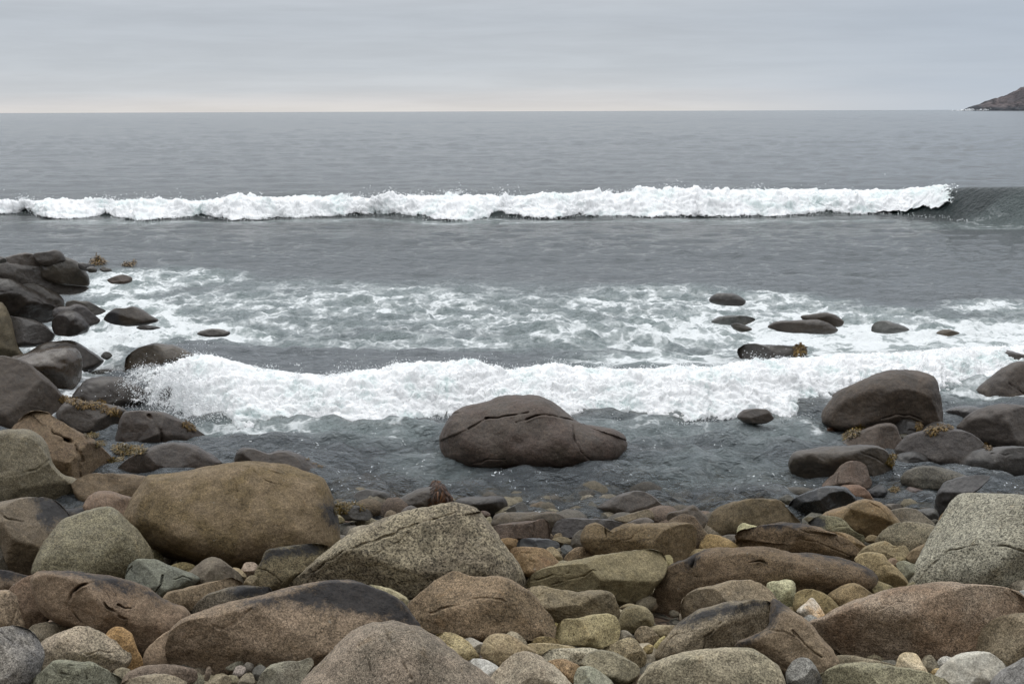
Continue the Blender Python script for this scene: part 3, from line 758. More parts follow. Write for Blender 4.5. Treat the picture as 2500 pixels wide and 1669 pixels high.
R('brown boulder with pale streaks squeezed behind the shelf boulder', 1210, '390,860 480,820 600,815 750,860 900,930 1010,1000 1080,1080 1095,1160 1060,1240 900,1270 600,1100', (88, 80, 72), spk=.45)
R('low olive-brown rock with a flat top in the foam', 1280, '1165,1190 1190,1120 1280,1095 1400,1110 1540,1115 1650,1180 1740,1230 1810,1280 1640,1350 1300,1340', (100, 92, 80), spk=.3)
R('grey-backed wet rock leaning behind a round dark rock', 1480, '950,1270 1050,1210 1200,1195 1330,1160 1440,1180 1530,1250 1640,1360 1710,1430 1650,1500 1400,1570 1100,1500 950,1380', (88, 80, 77), spk=.3)
R('round dark wet rock in front of the grey-backed rock', 1600, '940,1450 990,1370 1080,1300 1180,1275 1300,1290 1400,1350 1480,1440 1530,1530 1490,1640 1250,1710 1000,1690 930,1560', (76, 67, 60), spk=.35)
V(0, 560, .28058, .75, SURF_L)
R('twin-humped brown rock standing alone in the left foam', 795, '915,780 960,720 1020,685 1080,690 1150,672 1220,690 1290,740 1365,790 1250,830 1100,840 1000,825', (88, 76, 62), spk=.3, st='900,800 950,710 1040,700 1050,790 1090,840 980,840')
R('flat grey rock with a pale streak, left edge below the shelf boulder', 985, '70,760 180,770 300,800 380,840 430,890 455,915 430,970 330,1010 230,1020 100,1010 0,900 20,800', (100, 94, 90), spk=.35)
R('tall tan boulder cut by the left picture edge', 1150, '-120,700 0,655 50,700 85,790 110,890 130,980 160,1050 200,1110 150,1190 -100,1210', (112, 99, 74), spk=.4, wet=.3)
R('dark brown dome behind the glossy brown boulder', 1210, '255,1090 330,1030 420,990 600,970 700,1010 780,1065 850,1120 872,1150 800,1215 700,1235 500,1230 300,1180', (74, 63, 52), spk=.3)
R('glossy brown boulder with a golden wet face, left shore', 1450, '115,1135 250,1085 400,1050 560,1028 640,1050 685,1110 692,1220 680,1320 650,1440 560,1490 400,1450 200,1400 100,1250', (108, 88, 67), spk=.3, wet=1.0, f=[(.75, 60, '100,1235 330,1200 520,1190 700,1130')])
R('large dark brown round boulder at the left edge above the tan one', 1690, '-150,1150 0,1118 100,1135 220,1180 330,1260 430,1360 500,1450 530,1550 520,1680 420,1740 0,1800 -200,1600', (78, 64, 50), spk=.35, wet=.5)
R('boulder veined with running foam in the splash, left', 1225, '1110,1130 1150,1080 1220,1030 1340,997 1480,1005 1600,1050 1690,1110 1740,1170 1740,1260 1600,1310 1300,1310 1120,1260', (96, 81, 60), spk=.4)
R('dark boulder splashed by the breaking wave beside the weedy rock', 1550, '655,1450 700,1380 780,1310 900,1285 1050,1290 1150,1340 1250,1400 1340,1470 1370,1540 1250,1600 1050,1600 800,1580 680,1520', (68, 56, 44), spk=.35)
R('black wet rock half hidden by flying spray', 1575, '1380,1500 1400,1420 1470,1365 1550,1360 1600,1420 1640,1490 1640,1570 1550,1620 1400,1600', (50, 46, 44), spk=.3)
R('low wet ledge awash behind the splashed dark boulder', 1305, '780,1265 850,1225 960,1215 1080,1230 1180,1270 1190,1320 1000,1340 820,1310', (80, 74, 66), spk=.4)
R('pale submerged rock showing as a hump in the foam', 905, '1720,910 1760,880 1850,862 1930,870 2000,895 1960,930 1800,935', (122, 116, 110), spk=.3, push=.45)
R('thin dark stone awash under the twin-humped rock', 860, '1190,850 1260,832 1340,840 1395,855 1310,875 1220,870', (90, 86, 82), spk=.3)
R('small dark stone in foam left of the foam-veined boulder', 1110, '880,1105 910,1065 950,1070 975,1100 930,1135', (92, 88, 82), spk=.4)

SHORE = 'boulders and stones of the shore'
V(0, 960, .28058, .35, SHORE)
R('grey rock topped with golden seaweed, left shore', 335, '515,180 560,100 640,60 760,80 900,95 1010,120 1070,150 1100,190 1070,270 1030,330 900,350 750,360 640,340 540,260', (92, 81, 72), wet=.6, c=[(10, .08, '560,230 640,300 740,330')])
R('dark brown boulder with a groove down its face, at the water left', 470, '1030,430 1045,300 1080,200 1120,160 1250,155 1420,170 1500,200 1580,250 1680,310 1740,350 1758,375 1720,450 1600,490 1300,490 1100,475', (78, 64, 52), wet=.6, c=[(18, .16, '1300,190 1350,280 1390,330 1400,420')], f=[(.5, 40, '1060,240 1180,230 1320,270 1400,420')])
R('dark dome-shaped boulder in front of the grooved one', 765, '1015,690 1080,610 1180,530 1320,470 1480,435 1600,440 1700,470 1800,530 1880,590 1910,620 1800,700 1500,790 1200,790 1050,730', (80, 66, 56), wet=.6, f=[(.55, 60, '1030,660 1300,610 1600,640 1880,620')])
R('tall brown peaked boulder with cracks, left shore', 810, '130,340 180,270 240,200 320,168 420,185 520,250 620,320 740,390 840,460 900,530 960,610 1015,690 960,770 760,860 500,850 250,700 120,450', (112, 92, 66), wet=.15, c=[(14, .14, '440,310 480,370 540,400 640,470'), (22, .16, '560,420 630,450 660,540 690,600'), (12, .10, '680,560 680,640 670,720'), (10, .08, '440,600 500,680 650,760')], f=[(.35, 40, '420,330 520,440 640,620 660,800')])
R('pale speckled granite boulder at the left edge with a rounded head', 975, '-80,400 0,352 100,335 250,345 330,390 380,450 410,540 440,640 520,720 640,770 740,860 740,970 500,1010 100,990 -150,900 -200,600', (124, 113, 88), spk=.8, f=[(.5, 60, '-100,700 150,700 380,600 430,500')], c=[(12, .08, '-50,760 120,720 300,680 400,600')])
R('tan boulder between the speckled granite and the great tan boulder', 960, '650,790 700,740 780,700 900,700 1100,710 1230,730 1310,760 1340,850 1250,960 1000,1010 760,970 680,880', (120, 99, 70), spk=.5)
R('pinkish-brown egg-shaped rock leaning on the great tan boulder', 1140, '740,975 780,910 850,860 920,850 1010,870 1120,910 1200,950 1230,1050 1160,1160 1000,1190 850,1110 760,1020', (130, 104, 80), spk=.5)
R('small tan stone cut by the left edge above the black-patched boulder', 985, '-60,860 0,850 30,880 60,950 40,1000 -60,1010', (115, 105, 80))
R('round tan boulder with a black patch on its right shoulder, left edge', 1560, '-120,1020 0,970 120,940 260,930 400,940 480,980 540,1040 580,1100 560,1200 480,1340 400,1460 300,1570 120,1590 60,1500 20,1300 -100,1150', (122, 106, 84), st='285,900 420,920 500,960 620,1090 560,1180 470,1140 400,1200 300,1080', c=[(10, .08, '20,1040 90,1110 200,1130')])
R('low black-topped slab behind the greenish rounded boulder', 1090, '490,1000 620,1005 760,990 860,985 940,1010 970,1060 800,1130 600,1130 500,1070', (86, 75, 64), st='470,990 620,990 860,970 960,1000 940,1040 700,1050 520,1050')
R('broad greenish-grey boulder with a blunt top, front left', 1640, '325,1540 345,1440 400,1320 470,1220 560,1120 680,1060 800,1030 930,1015 1010,1050 1060,1110 1140,1190 1210,1270 1260,1350 1300,1430 1290,1540 1150,1620 900,1650 600,1630 400,1600', (124, 116, 87), spk=.65, f=[(.3, 60, '350,1480 600,1250 900,1150 1200,1300')])
R('dark stone cut by the left edge below the black-patched boulder', 1580, '-60,1270 0,1290 40,1400 66,1560 0,1620 -80,1600', (88, 80, 66))
R('yellow-green lichened stone peeping from behind the greenish boulder', 1490, '1240,1360 1290,1320 1340,1325 1385,1365 1415,1430 1428,1480 1350,1520 1250,1460', (146, 136, 92), spk=.6)
V(0, 0, 1.06428, .12, SHORE)
R('great tan-brown boulder with a domed top, left of centre', 1290, '297,1200 305,1165 320,1135 338,1105 350,1090 400,1085 480,1072 560,1062 640,1068 690,1085 735,1105 754,1140 766,1180 772,1225 772,1262 730,1290 600,1305 520,1305 440,1285 370,1265 325,1240', (121, 102, 74), spk=.55, tint=(98, 84, 60), fac=1, f=[(1.0, 12, '286,1172 330,1172 380,1198 440,1237 510,1300')], c=[(2, .02, '524,1074 535,1110 545,1135'), (2, .02, '570,1070 600,1110 660,1130'), (2, .015, '600,1080 640,1100 690,1150')], st='720,1165 760,1150 775,1190 765,1220 735,1200', rough=.8)
R('broad speckled granite boulder with a slanting ridge, centre front', 1372, '648,1348 700,1300 760,1255 830,1210 900,1180 970,1165 1040,1158 1090,1170 1125,1205 1150,1245 1185,1285 1205,1320 1203,1350 1150,1372 1050,1390 930,1382 800,1372 700,1368', (132, 121, 97), spk=.9, grain=150, f=[(.35, 14, '690,1330 790,1262 870,1232 960,1205 1040,1190'), (.4, 18, '1050,1160 1110,1230 1160,1320 1180,1370')], c=[(3.5, .045, '720,1310 800,1262 870,1238 960,1206 1050,1180'), (3, .03, '860,1275 920,1240 960,1206')], rough=1.2)
R('long pinkish slab with a velvety black upper half, front left of centre', 1538, '396,1485 405,1440 430,1415 480,1395 540,1380 620,1365 700,1345 760,1338 820,1345 880,1370 915,1390 940,1420 957,1450 945,1490 860,1510 740,1540 600,1550 500,1540 430,1530 400,1510', (136, 115, 92), spk=.6, st='560,1390 600,1376 700,1355 760,1325 830,1330 890,1355 970,1450 950,1455 880,1432 800,1415 740,1400 650,1392', f=[(.65, 26, '396,1455 480,1462 560,1478 660,1488 760,1492'), (.4, 10, '540,1392 510,1425 480,1418 445,1410')], c=[(5, .04, '470,1420 520,1440 560,1420 580,1400')])
R('broad pink-grey granite boulder at the bottom edge, left of centre', 1640, '688,1575 740,1520 800,1460 850,1435 900,1432 950,1445 1000,1470 1050,1510 1100,1545 1135,1585 1100,1660 800,1670 690,1640', (136, 120, 102), spk=.75, c=[(5, .06, '880,1440 892,1475 915,1515 940,1560'), (3, .03, '820,1480 850,1520 860,1570')], f=[(.3, 20, '870,1436 890,1480 915,1520 935,1600')])
R('brown boulder with a wavy ledge, front centre', 1470, '932,1402 960,1365 1000,1330 1040,1312 1090,1325 1150,1325 1185,1340 1230,1375 1265,1420 1277,1450 1262,1475 1170,1482 1100,1478 1020,1465 960,1448', (130, 108, 80), spk=.65, f=[(.6, 12, '930,1420 980,1408 1040,1395 1090,1378 1130,1372 1180,1385 1230,1440'), (.4, 14, '1180,1340 1150,1380 1160,1440')], c=[(3.5, .06, '990,1405 1050,1388 1100,1370 1150,1378 1180,1392')], rough=1.2)
V(0, 1280, .27246, .1, SHORE)
R('blue-green folded stone below the greenish boulder', 650, '1142,470 1180,350 1260,315 1380,320 1480,360 1600,410 1720,460 1772,500 1700,560 1560,610 1450,665 1380,650 1250,580 1170,530', (112, 113, 98), spk=.45, c=[(9, .2, '1450,460 1430,540 1390,590 1340,610'), (8, .15, '1160,440 1200,375 1220,440'), (8, .12, '1560,490 1620,470 1700,500')], f=[(.7, 30, '1400,660 1500,540 1580,490 1700,480')])
R('smooth grey-brown wedge stone beside the blue-green folded one', 570, '1690,440 1740,390 1830,320 1900,300 1980,320 2060,380 2130,440 2185,515 2140,570 1900,610 1750,550', (114, 105, 87), spk=.3)
R('small yellow stone wedged above the grey-brown wedge', 425, '1530,370 1580,345 1660,340 1740,370 1735,430 1650,440 1560,415', (154, 138, 92))
R('tan loaf-like rock beneath the grey-brown wedge', 775, '1455,680 1520,600 1650,570 1800,540 1950,510 2060,490 2120,520 2155,565 2000,670 1800,730 1700,780 1600,785 1500,730', (126, 108, 82))
R('rough mottled rock with a black back, beside the tan loaf', 800, '1725,790 1780,690 1880,620 2000,580 2150,555 2280,565 2400,580 2430,690 2200,730 1900,810 1800,830', (106, 96, 80), spk=.75, st='2020,610 2150,545 2300,555 2440,570 2440,640 2250,650 2120,660')
R('small pinkish notched stone at the foot of the great tan boulder', 470, '2160,415 2190,350 2240,335 2290,350 2312,390 2285,450 2220,475 2175,445', (154, 134, 115), c=[(8, .2, '2235,370 2265,380 2310,380')])
R('pale cream wedge left of the pinkish notched stone', 490, '2080,400 2110,385 2150,400 2200,450 2205,500 2140,500', (164, 144, 108))
R('small tan stone under the pinkish notched stone', 560, '2185,530 2220,470 2270,455 2312,480 2302,560 2230,570', (130, 114, 86))
R('brown block with a square shoulder, lower left', 980, '105,590 200,510 300,465 400,440 460,600 460,800 400,880 260,990 195,920 185,750', (118, 97, 76), spk=.6)
R('long brown boulder with a dark crest and gouges, lower left', 1120, '340,480 400,425 560,425 750,445 900,470 1050,500 1180,540 1300,600 1400,680 1500,740 1600,780 1655,850 1580,940 1480,1080 1350,1170 1255,1195 1180,1150 1020,1010 800,930 620,890 440,760 365,610', (124, 103, 80), spk=.6, st='420,410 600,410 900,455 1180,530 1420,670 1520,740 1380,720 1150,620 900,570 700,480', f=[(.6, 50, '360,640 600,720 720,640 880,660 1050,740 1200,900 1240,1100')], c=[(16, .16, '640,720 680,620 760,560 850,530'), (12, .16, '920,670 980,760 1060,830 1110,850'), (9, .1, '1050,740 1100,770 1150,770'), (12, .1, '630,690 700,780 760,860')])
R('dark-topped brown rock behind the square-shouldered block, left edge', 590, '-80,420 60,420 160,450 265,490 230,570 100,610 -80,610', (112, 94, 76), st='-90,400 60,405 180,440 240,490 60,500')
R('pale speckled stone standing upright at the left edge', 1000, '-80,640 0,610 80,615 150,660 185,740 207,850 207,970 100,1020 -100,1000', (146, 126, 101), spk=.6, c=[(7, .08, '110,680 130,780 110,900')])
R('grey mottled boulder in the bottom left corner', 1500, '-120,980 0,950 120,945 250,990 310,1060 350,1140 362,1220 330,1340 285,1490 100,1530 -150,1490', (122, 116, 108), spk=.7, tint=(100, 98, 96), f=[(1.2, 20, '300,1460 310,1200 300,1040 240,980')], c=[(7, .05, '20,1000 100,1080 60,1180'), (7, .05, '150,1000 180,1120 260,1200')])
R('pale brown rounded stone under the square-shouldered block', 1065, '250,970 310,900 420,880 540,885 640,940 650,1010 500,1075 360,1075 290,1010', (137, 125, 103), spk=.7)
R('large pale angular rock with a curved ledge, bottom left', 1340, '360,1085 440,1020 560,970 680,935 780,935 870,980 960,1040 1060,1090 1130,1150 1142,1230 1110,1300 1030,1375 900,1360 700,1310 500,1270 365,1265', (150, 134, 112), spk=.7, f=[(.7, 18, '600,1030 660,1120 760,1170 900,1160 1010,1180 1130,1170')], c=[(10, .12, '610,1050 680,1120 780,1165 880,1150 990,1165')], rough=1.3)
R('bright orange-ochre upright stone beside the pale angular rock', 1290, '950,1050 980,960 1040,925 1110,940 1170,990 1200,1060 1230,1140 1266,1220 1265,1290 1190,1305 1120,1280 1050,1160', (164, 128, 78), spk=.6, tint=(132, 104, 66))
R('pinkish pale slab tucked under the black-topped slab', 1300, '1280,1290 1290,1200 1320,1120 1400,1040 1500,970 1575,940 1610,1050 1610,1210 1560,1300 1400,1335', (144, 122, 97), spk=.6)
R('grey-green lumpy rock on the bottom edge, left', 1540, '325,1410 370,1330 430,1290 500,1235 600,1225 700,1250 800,1250 880,1300 960,1350 1060,1425 1000,1540 600,1580 330,1520', (138, 138, 119), spk=.6, c=[(8, .08, '620,1260 740,1300 760,1400'), (8, .08, '480,1260 540,1340 700,1380')])
R('small tan stone between the corner boulder and the grey-green lump', 1395, '350,1320 380,1270 450,1262 490,1290 430,1370 355,1405', (133, 121, 97))
R('small round greenish stone left of the brown oval, bottom', 1410, '1010,1365 1040,1300 1100,1285 1160,1310 1175,1365 1100,1415 1040,1420', (132, 122, 98), spk=.6)
R('brown oval stone below the pinkish pale slab', 1450, '1115,1400 1180,1310 1300,1270 1480,1262 1640,1290 1745,1340 1710,1435 1400,1475 1180,1455', (124, 107, 89), spk=.6)
R('pale rounded stone cut by the bottom edge under the brown oval', 1540, '1075,1440 1180,1380 1330,1350 1500,1360 1600,1400 1650,1445 1500,1540 1200,1540', (142, 128, 104), spk=.6)
R('round pale pebble at the left end of the pebble patch', 1440, '1655,1400 1690,1340 1760,1330 1810,1360 1825,1420 1745,1465 1680,1445', (130, 124, 102), spk=.6)
R('thin upright brown pebble left of the pebble patch', 1380, '1830,1380 1850,1290 1880,1275 1895,1320 1865,1395', (124, 108, 91))
R('cream pebble leaning at the lower left of the pebble patch', 1470, '1835,1440 1900,1390 2000,1350 2065,1380 2045,1450 1900,1475', (144, 132, 106), spk=.6)
V(560, 1280, .28948, .1, SHORE)
R('rough black-topped rock between the great tan boulder and the granite', 540, '212,500 215,420 260,330 320,220 420,195 600,180 720,170 820,195 810,270 700,340 560,440 450,550 300,545', (112, 101, 73), spk=.8, st='250,330 320,210 600,165 840,180 780,250 560,270 380,290', c=[(9, .12, '240,370 330,380 400,450 450,490')])
R('pale cream stone lying behind the black-topped slab', 700, '1090,515 1160,505 1260,520 1370,550 1450,590 1507,640 1485,710 1400,720 1250,650', (166, 154, 118))
R('angular brown pebble standing in the pebble patch', 1205, '228,1185 250,1130 290,1115 320,1150 325,1205 270,1215', (123, 111, 87))
R('smooth dark grey pebble under the black-topped slab', 1190, '322,1135 350,1100 420,1095 480,1120 492,1155 440,1185 370,1200', (116, 106, 92), spk=.3)
R('smooth blue-grey pebble in front of the pebble patch', 1300, '192,1265 210,1210 260,1185 305,1210 305,1265 240,1315', (115, 113, 105), spk=.2)
R('pinkish-white pitted pebble in the pebble patch', 1275, '32,1255 55,1200 100,1190 138,1215 112,1275 60,1285', (165, 152, 142), spk=.6)
R('dark greenish pebble right of the pinkish-white one', 1245, '108,1205 150,1160 205,1185 185,1245 130,1260', (118, 112, 100))
R('broad olive pebble at the back of the pebble patch', 1220, '-30,1205 50,1160 112,1160 108,1215 20,1235', (121, 117, 98), spk=.6)
R('yellowish lumpy pebble in front of the smooth blue-grey one', 1360, '65,1345 110,1280 180,1240 205,1290 215,1345 150,1380', (136, 124, 101), spk=.6)
R('grey-green pebble left of the pinkish-white pitted one', 1345, '-45,1305 0,1270 60,1280 85,1335 0,1370', (130, 122, 95), spk=.6)
R('grey-green rock at the bottom edge left of the pink-grey granite', 1395, '240,1330 280,1250 350,1190 460,1160 580,1165 680,1140 700,1190 650,1270 600,1350 400,1420 245,1415', (130, 126, 107), spk=.6, c=[(8, .08, '400,1230 420,1300 400,1360')])
V(1000, 1400, .298, .08, SHORE)
R('pale yellow stone cracked across, right of the pink-grey granite', 715, '180,540 250,490 330,482 420,520 480,560 540,630 572,695 500,725 420,720 300,660', (162, 146, 102), spk=.55, c=[(6, .1, '430,530 480,590 540,690'), (5, .06, '230,540 330,590 440,640')])
R('small grey stone between two yellowish ones', 650, '435,535 500,525 570,555 617,575 605,630 560,660 510,625', (154, 148, 136), spk=.5)
R('round tan stone behind the pale pink granite lump', 750, '585,650 610,560 660,505 720,490 800,500 880,540 960,590 1045,650 1030,710 900,750 750,768 640,720', (154, 136, 100), spk=.7, c=[(5, .05, '650,560 720,610 700,700')])
R('pale banded stone behind the round tan one', 590, '770,505 830,472 890,490 960,560 945,610 850,570', (144, 132, 108), spk=.6)
R('small ochre dome under the wavy-ledged brown boulder', 600, '1000,570 1040,525 1110,512 1190,530 1265,580 1200,610 1050,610', (144, 122, 75), spk=.55)
R('flat tan stone under the small ochre dome', 690, '960,585 1100,570 1250,580 1355,605 1300,670 1100,700 1020,670', (152, 134, 98), spk=.6)
R('yellow loaf-shaped stone, centre front', 612, '1200,530 1215,430 1260,385 1400,365 1500,340 1620,330 1690,360 1722,430 1712,525 1660,595 1570,628 1450,608 1300,578 1230,566', (156, 142, 98), spk=.6, f=[(.8, 30, '1205,530 1330,540 1440,510 1520,500 1600,620')], c=[(5, .05, '1600,430 1620,520 1600,580')])
R('tiny yellow stone squeezed left of the yellow loaf', 535, '1165,425 1195,402 1220,430 1210,540 1175,550', (168, 150, 84))
R('knobbly brown rock behind the yellow loaf', 410, '980,180 1010,120 1080,102 1200,130 1350,150 1500,140 1610,140 1680,190 1710,260 1728,390 1600,430 1400,425 1200,415 1050,310', (128, 114, 85), spk=.65, f=[(.5, 24, '1000,250 1150,300 1280,230 1380,180 1500,190 1700,260')], c=[(7, .08, '1040,200 1100,160 1150,230')], rough=1.4)
R('rounded olive stone right of the yellow loaf', 485, '1715,410 1740,310 1800,270 1870,258 1940,280 1990,340 2000,415 1940,480 1800,490 1735,460', (123, 111, 79), spk=.7)
R('small olive stone behind the rounded olive one', 305, '1715,285 1780,245 1845,250 1810,300', (130, 116, 84))
R('whitish stone between two granite lumps, bottom centre', 870, '455,740 520,700 620,705 690,740 740,785 700,860 640,885 540,810', (182, 180, 174), spk=.45, tint=(160, 158, 152))
R('pale pink granite lump at the bottom edge, centre', 1000, '655,910 690,830 770,740 860,670 950,645 1040,665 1120,720 1210,790 1280,860 1335,935 1200,1020 800,1020 680,975', (162, 150, 128), spk=.8, c=[(7, .07, '850,760 870,840 850,930')])
R('flat pale grey stone behind the big oval one', 750, '1080,695 1140,630 1250,615 1400,608 1500,610 1575,640 1510,710 1350,770 1190,750', (154, 146, 124), spk=.7, c=[(6, .08, '1290,640 1270,690 1230,740')])
R('big greenish oval stone, bottom right of centre', 890, '1405,745 1470,660 1560,630 1680,650 1780,700 1875,765 1855,840 1760,905 1640,885 1500,810', (140, 130, 103), spk=.7, c=[(6, .07, '1690,660 1750,740 1770,850')])
R('mottled brown stone behind the big oval one', 750, '1560,645 1660,580 1760,535 1830,530 1880,580 1935,655 1925,740 1860,765 1700,690', (132, 118, 87), spk=.7)
R('rusty orange stone with dark seams left of the big oval', 900, '1135,725 1250,700 1320,720 1405,770 1380,860 1330,915 1230,810', (156, 128, 90), spk=.7, c=[(6, .1, '1300,720 1320,800 1290,860')])
R('blunt grey-green stone at the bottom edge below the big oval', 980, '1345,930 1355,840 1380,780 1440,762 1520,780 1610,840 1665,890 1670,950 1500,1000 1350,990', (146, 144, 124), spk=.6, f=[(.8, 16, '1500,980 1500,870 1490,770')])
R('grey stone under the right end of the yellow loaf', 570, '1650,580 1700,490 1750,462 1800,480 1840,535 1760,560', (132, 124, 108), spk=.6)
R('brown round stone right of the grey one, below the olive stone', 595, '1840,510 1870,450 1920,430 1970,445 2030,500 2070,560 1990,600 1890,590', (122, 108, 84), spk=.65)
R('flat tan stone behind the brown round one', 520, '1970,445 2050,420 2210,430 2160,495 2070,530 1990,490', (140, 126, 96))
R('tiny ochre stone beside the split boulder', 650, '1905,620 1950,580 1997,590 1985,650 1930,655', (154, 134, 84))
R('yellow-green stone edge against the split boulder', 620, '1985,610 2040,540 2095,510 2080,590 2010,630', (164, 150, 94))
V(1160, 1160, .27246, .15, SHORE)
R('long loaf-shaped brown boulder tilting up to the right, centre', 1110, '465,1005 500,910 600,850 800,790 1000,740 1200,710 1400,680 1560,660 1640,680 1690,730 1707,810 1685,910 1610,990 1530,1080 1420,1160 1300,1150 1100,1100 800,1045 600,1020', (130, 117, 82), spk=.55, c=[(10, .08, '520,960 700,900 850,880'), (9, .09, '980,900 1060,850 1150,850 1220,860'), (8, .06, '700,980 860,930 980,900')], f=[(.4, 40, '470,1000 700,910 1000,850 1240,900 1700,860')])
R('square-backed brown boulder with a lump at its left end, centre right', 790, '945,600 960,530 1010,460 1080,432 1140,450 1200,505 1270,470 1350,435 1500,430 1700,425 1850,420 1940,430 1982,480 1978,600 1965,690 1900,790 1800,815 1400,795 1100,745 1000,675', (112, 93, 62), spk=.65, tint=(88, 74, 52), wet=.2, f=[(.5, 30, '1000,640 1150,640 1180,520 1240,480'), (.5, 24, '1850,800 1880,600 1880,420')], c=[(8, .06, '1180,470 1180,560 1110,640 1100,720'), (6, .05, '1230,620 1400,560 1500,500')])
R('dark stone with orange flecks behind the square-backed boulder', 665, '1730,430 1800,370 1870,345 1960,370 2010,430 2060,500 2095,535 2050,610 1990,680 1900,620 1800,510', (108, 91, 66), spk=.7)
R('angular rock with a dark ridge at the waters edge, right of centre', 465, '1725,405 1735,340 1850,310 1950,265 2010,310 2070,370 2098,435 2085,490 1980,470 1850,450', (96, 83, 67), wet=.4, f=[(.8, 16, '1960,470 1930,360 1880,310 1940,262')])
R('long dark slab at the waters edge, centre', 500, '150,450 170,370 240,335 400,330 600,330 740,340 805,380 750,460 695,520 500,495 300,485', (96, 84, 67), wet=.4, f=[(.5, 14, '680,520 690,400 660,330')])
R('straight brown slab with a lichened end, centre', 575, '55,480 180,450 400,415 520,410 600,388 650,410 668,470 664,570 580,590 400,575 220,575', (102, 85, 71), wet=.3, c=[(7, .09, '520,410 515,480 520,560')])
R('dark grey wet slab behind the speckled brown stones, centre right', 550, '685,510 720,430 780,388 900,385 1100,390 1230,400 1345,440 1310,510 1100,545 850,565 715,545', (86, 80, 76), wet=.55)
R('straight-topped tan slab slanting up in front of the wet mound', 430, '1245,395 1400,340 1540,305 1590,330 1598,395 1500,445 1350,445', (106, 92, 67), wet=.3)
R('low purplish slab in front of the slanting tan slab', 475, '1335,445 1450,390 1540,378 1605,415 1570,470 1400,495', (100, 89, 79), wet=.4)
R('smooth brown mound rising from shallow water, right of centre', 345, '1100,295 1180,230 1300,170 1430,140 1530,150 1620,210 1695,295 1650,360 1400,390 1200,360', (84, 72, 60), wet=.6)
R('black leaning stone beside the speckled brown one', 660, '855,630 880,540 940,490 1010,478 1055,520 1010,630 900,695', (82, 72, 56), wet=.4)
R('small brown stone wedged under the dark grey slab', 635, '685,575 750,552 820,555 873,590 865,650 780,625', (114, 99, 69))
R('flat blue-grey wet stone with a dark cap, centre', 665, '375,635 400,575 500,562 650,570 740,600 748,645 640,672 450,658', (104, 106, 108), spk=.25, wet=.6, st='400,560 660,560 650,615 450,615')
R('orange-brown stone left of the flat blue-grey one', 655, '220,580 290,558 380,575 395,625 330,672 265,650', (134, 104, 61))
R('rusty cracked rock behind the loaf-shaped boulder', 900, '290,690 360,645 500,643 620,660 700,720 755,795 705,870 560,910 430,910 320,790', (134, 108, 70), spk=.65, tint=(108, 88, 66), c=[(6, .06, '480,760 600,790 700,860'), (6, .06, '420,700 540,700 620,740')])
R('pale stone perched right of the rusty cracked rock', 775, '635,665 690,640 740,670 783,730 780,780 700,770', (144, 126, 88), spk=.6)
R('small slate-dark stone behind the pale perched one', 720, '765,665 800,612 850,625 880,680 825,730', (88, 90, 88), wet=.4)
R('speckled purple-brown stone with orange spots, centre', 780, '795,755 850,680 910,645 990,640 1050,670 1095,725 1000,770 850,800', (122, 101, 72), spk=.9)
R('tiny white pebble below the speckled purple-brown stone', 795, '730,778 780,762 845,772 830,795 750,800', (190, 180, 150), spk=.3)
R('small tan pebble against the lichened slab end', 585, '692,565 720,525 770,518 780,565 725,588', (130, 112, 80))
R('small reddish stone left of the long dark slab', 400, '5,350 60,318 110,325 137,350 115,395 60,400', (100, 79, 67), wet=.3)
R('dark pointed stone in the shallows behind the long dark slab', 355, '235,345 310,290 390,245 440,245 472,290 474,345 350,362', (86, 80, 70), wet=.6)
R('pale speckled pebble left of the long dark slab', 458, '85,445 105,380 140,370 158,430 120,465', (144, 134, 104), spk=.7)
R('yellow pebble at the right end of the loaf-shaped boulder', 830, '1690,725 1740,712 1770,745 1774,805 1720,840 1695,795', (162, 148, 100), spk=.5)
V(1600, 1140, .27246, .15, SHORE)
R('large brown boulder with a flat-cut left face, right of centre', 605, '468,570 480,480 520,410 600,350 720,310 860,285 960,280 1080,290 1130,310 1180,370 1240,440 1285,485 1200,540 1000,620 700,650 515,630', (108, 92, 65), spk=.65, f=[(.5, 30, '720,640 700,450 720,310'), (.35, 40, '960,280 1090,400 1060,500')], c=[(4, .04, '700,330 702,450 700,560'), (4, .05, '980,300 975,420 990,480')])
R('ochre stone in front of the square-backed boulder', 752, '390,730 420,640 480,605 560,610 660,650 735,700 750,745 600,765 415,755', (146, 119, 69), spk=.5, c=[(5, .08, '480,690 500,730')])
R('pale stone half under the long boulder, left of its twin pebble', 815, '285,820 340,745 400,735 465,760 445,800 340,825', (154, 136, 96))
R('small speckled pebble right of the pale half-hidden stone', 772, '405,742 440,727 505,740 485,780 430,768', (134, 120, 88), spk=.7)
R('bright yellow-green stone perched on the brown boulders, right', 608, '730,595 745,530 790,500 850,515 910,530 908,568 820,600 755,612', (176, 168, 122), spk=.6, t=1.2)
R('dim grey stone between the ochre stone and the long brown rock', 690, '570,635 650,605 740,610 745,700 660,665', (102, 94, 84))
R('long brown rock with dark crest and wavy bands, right', 805, '735,670 760,600 860,560 1000,530 1150,505 1300,505 1420,530 1540,575 1650,610 1750,670 1832,765 1825,820 1700,815 1500,795 1200,775 900,755 745,730', (122, 99, 69), spk=.6, st='820,560 1000,515 1150,490 1320,490 1450,530 1300,550 1180,555 1000,560', f=[(.5, 26, '740,640 1000,600 1250,560 1350,570'), (.4, 26, '1250,700 1500,720 1830,790')], c=[(6, .07, '1280,560 1380,600 1500,600'), (5, .06, '1300,640 1500,690 1700,770'), (6, .08, '1600,640 1640,690 1710,690')], rough=1.3)
R('brown tail-shaped rock right of the long banded one', 765, '1550,590 1680,590 1780,630 1870,690 1907,722 1870,775 1800,775 1700,700', (128, 104, 69), spk=.6)
R('tiny round pebble in the wet gap below the black rock', 490, '1335,465 1370,443 1410,450 1428,478 1380,497', (108, 98, 72))
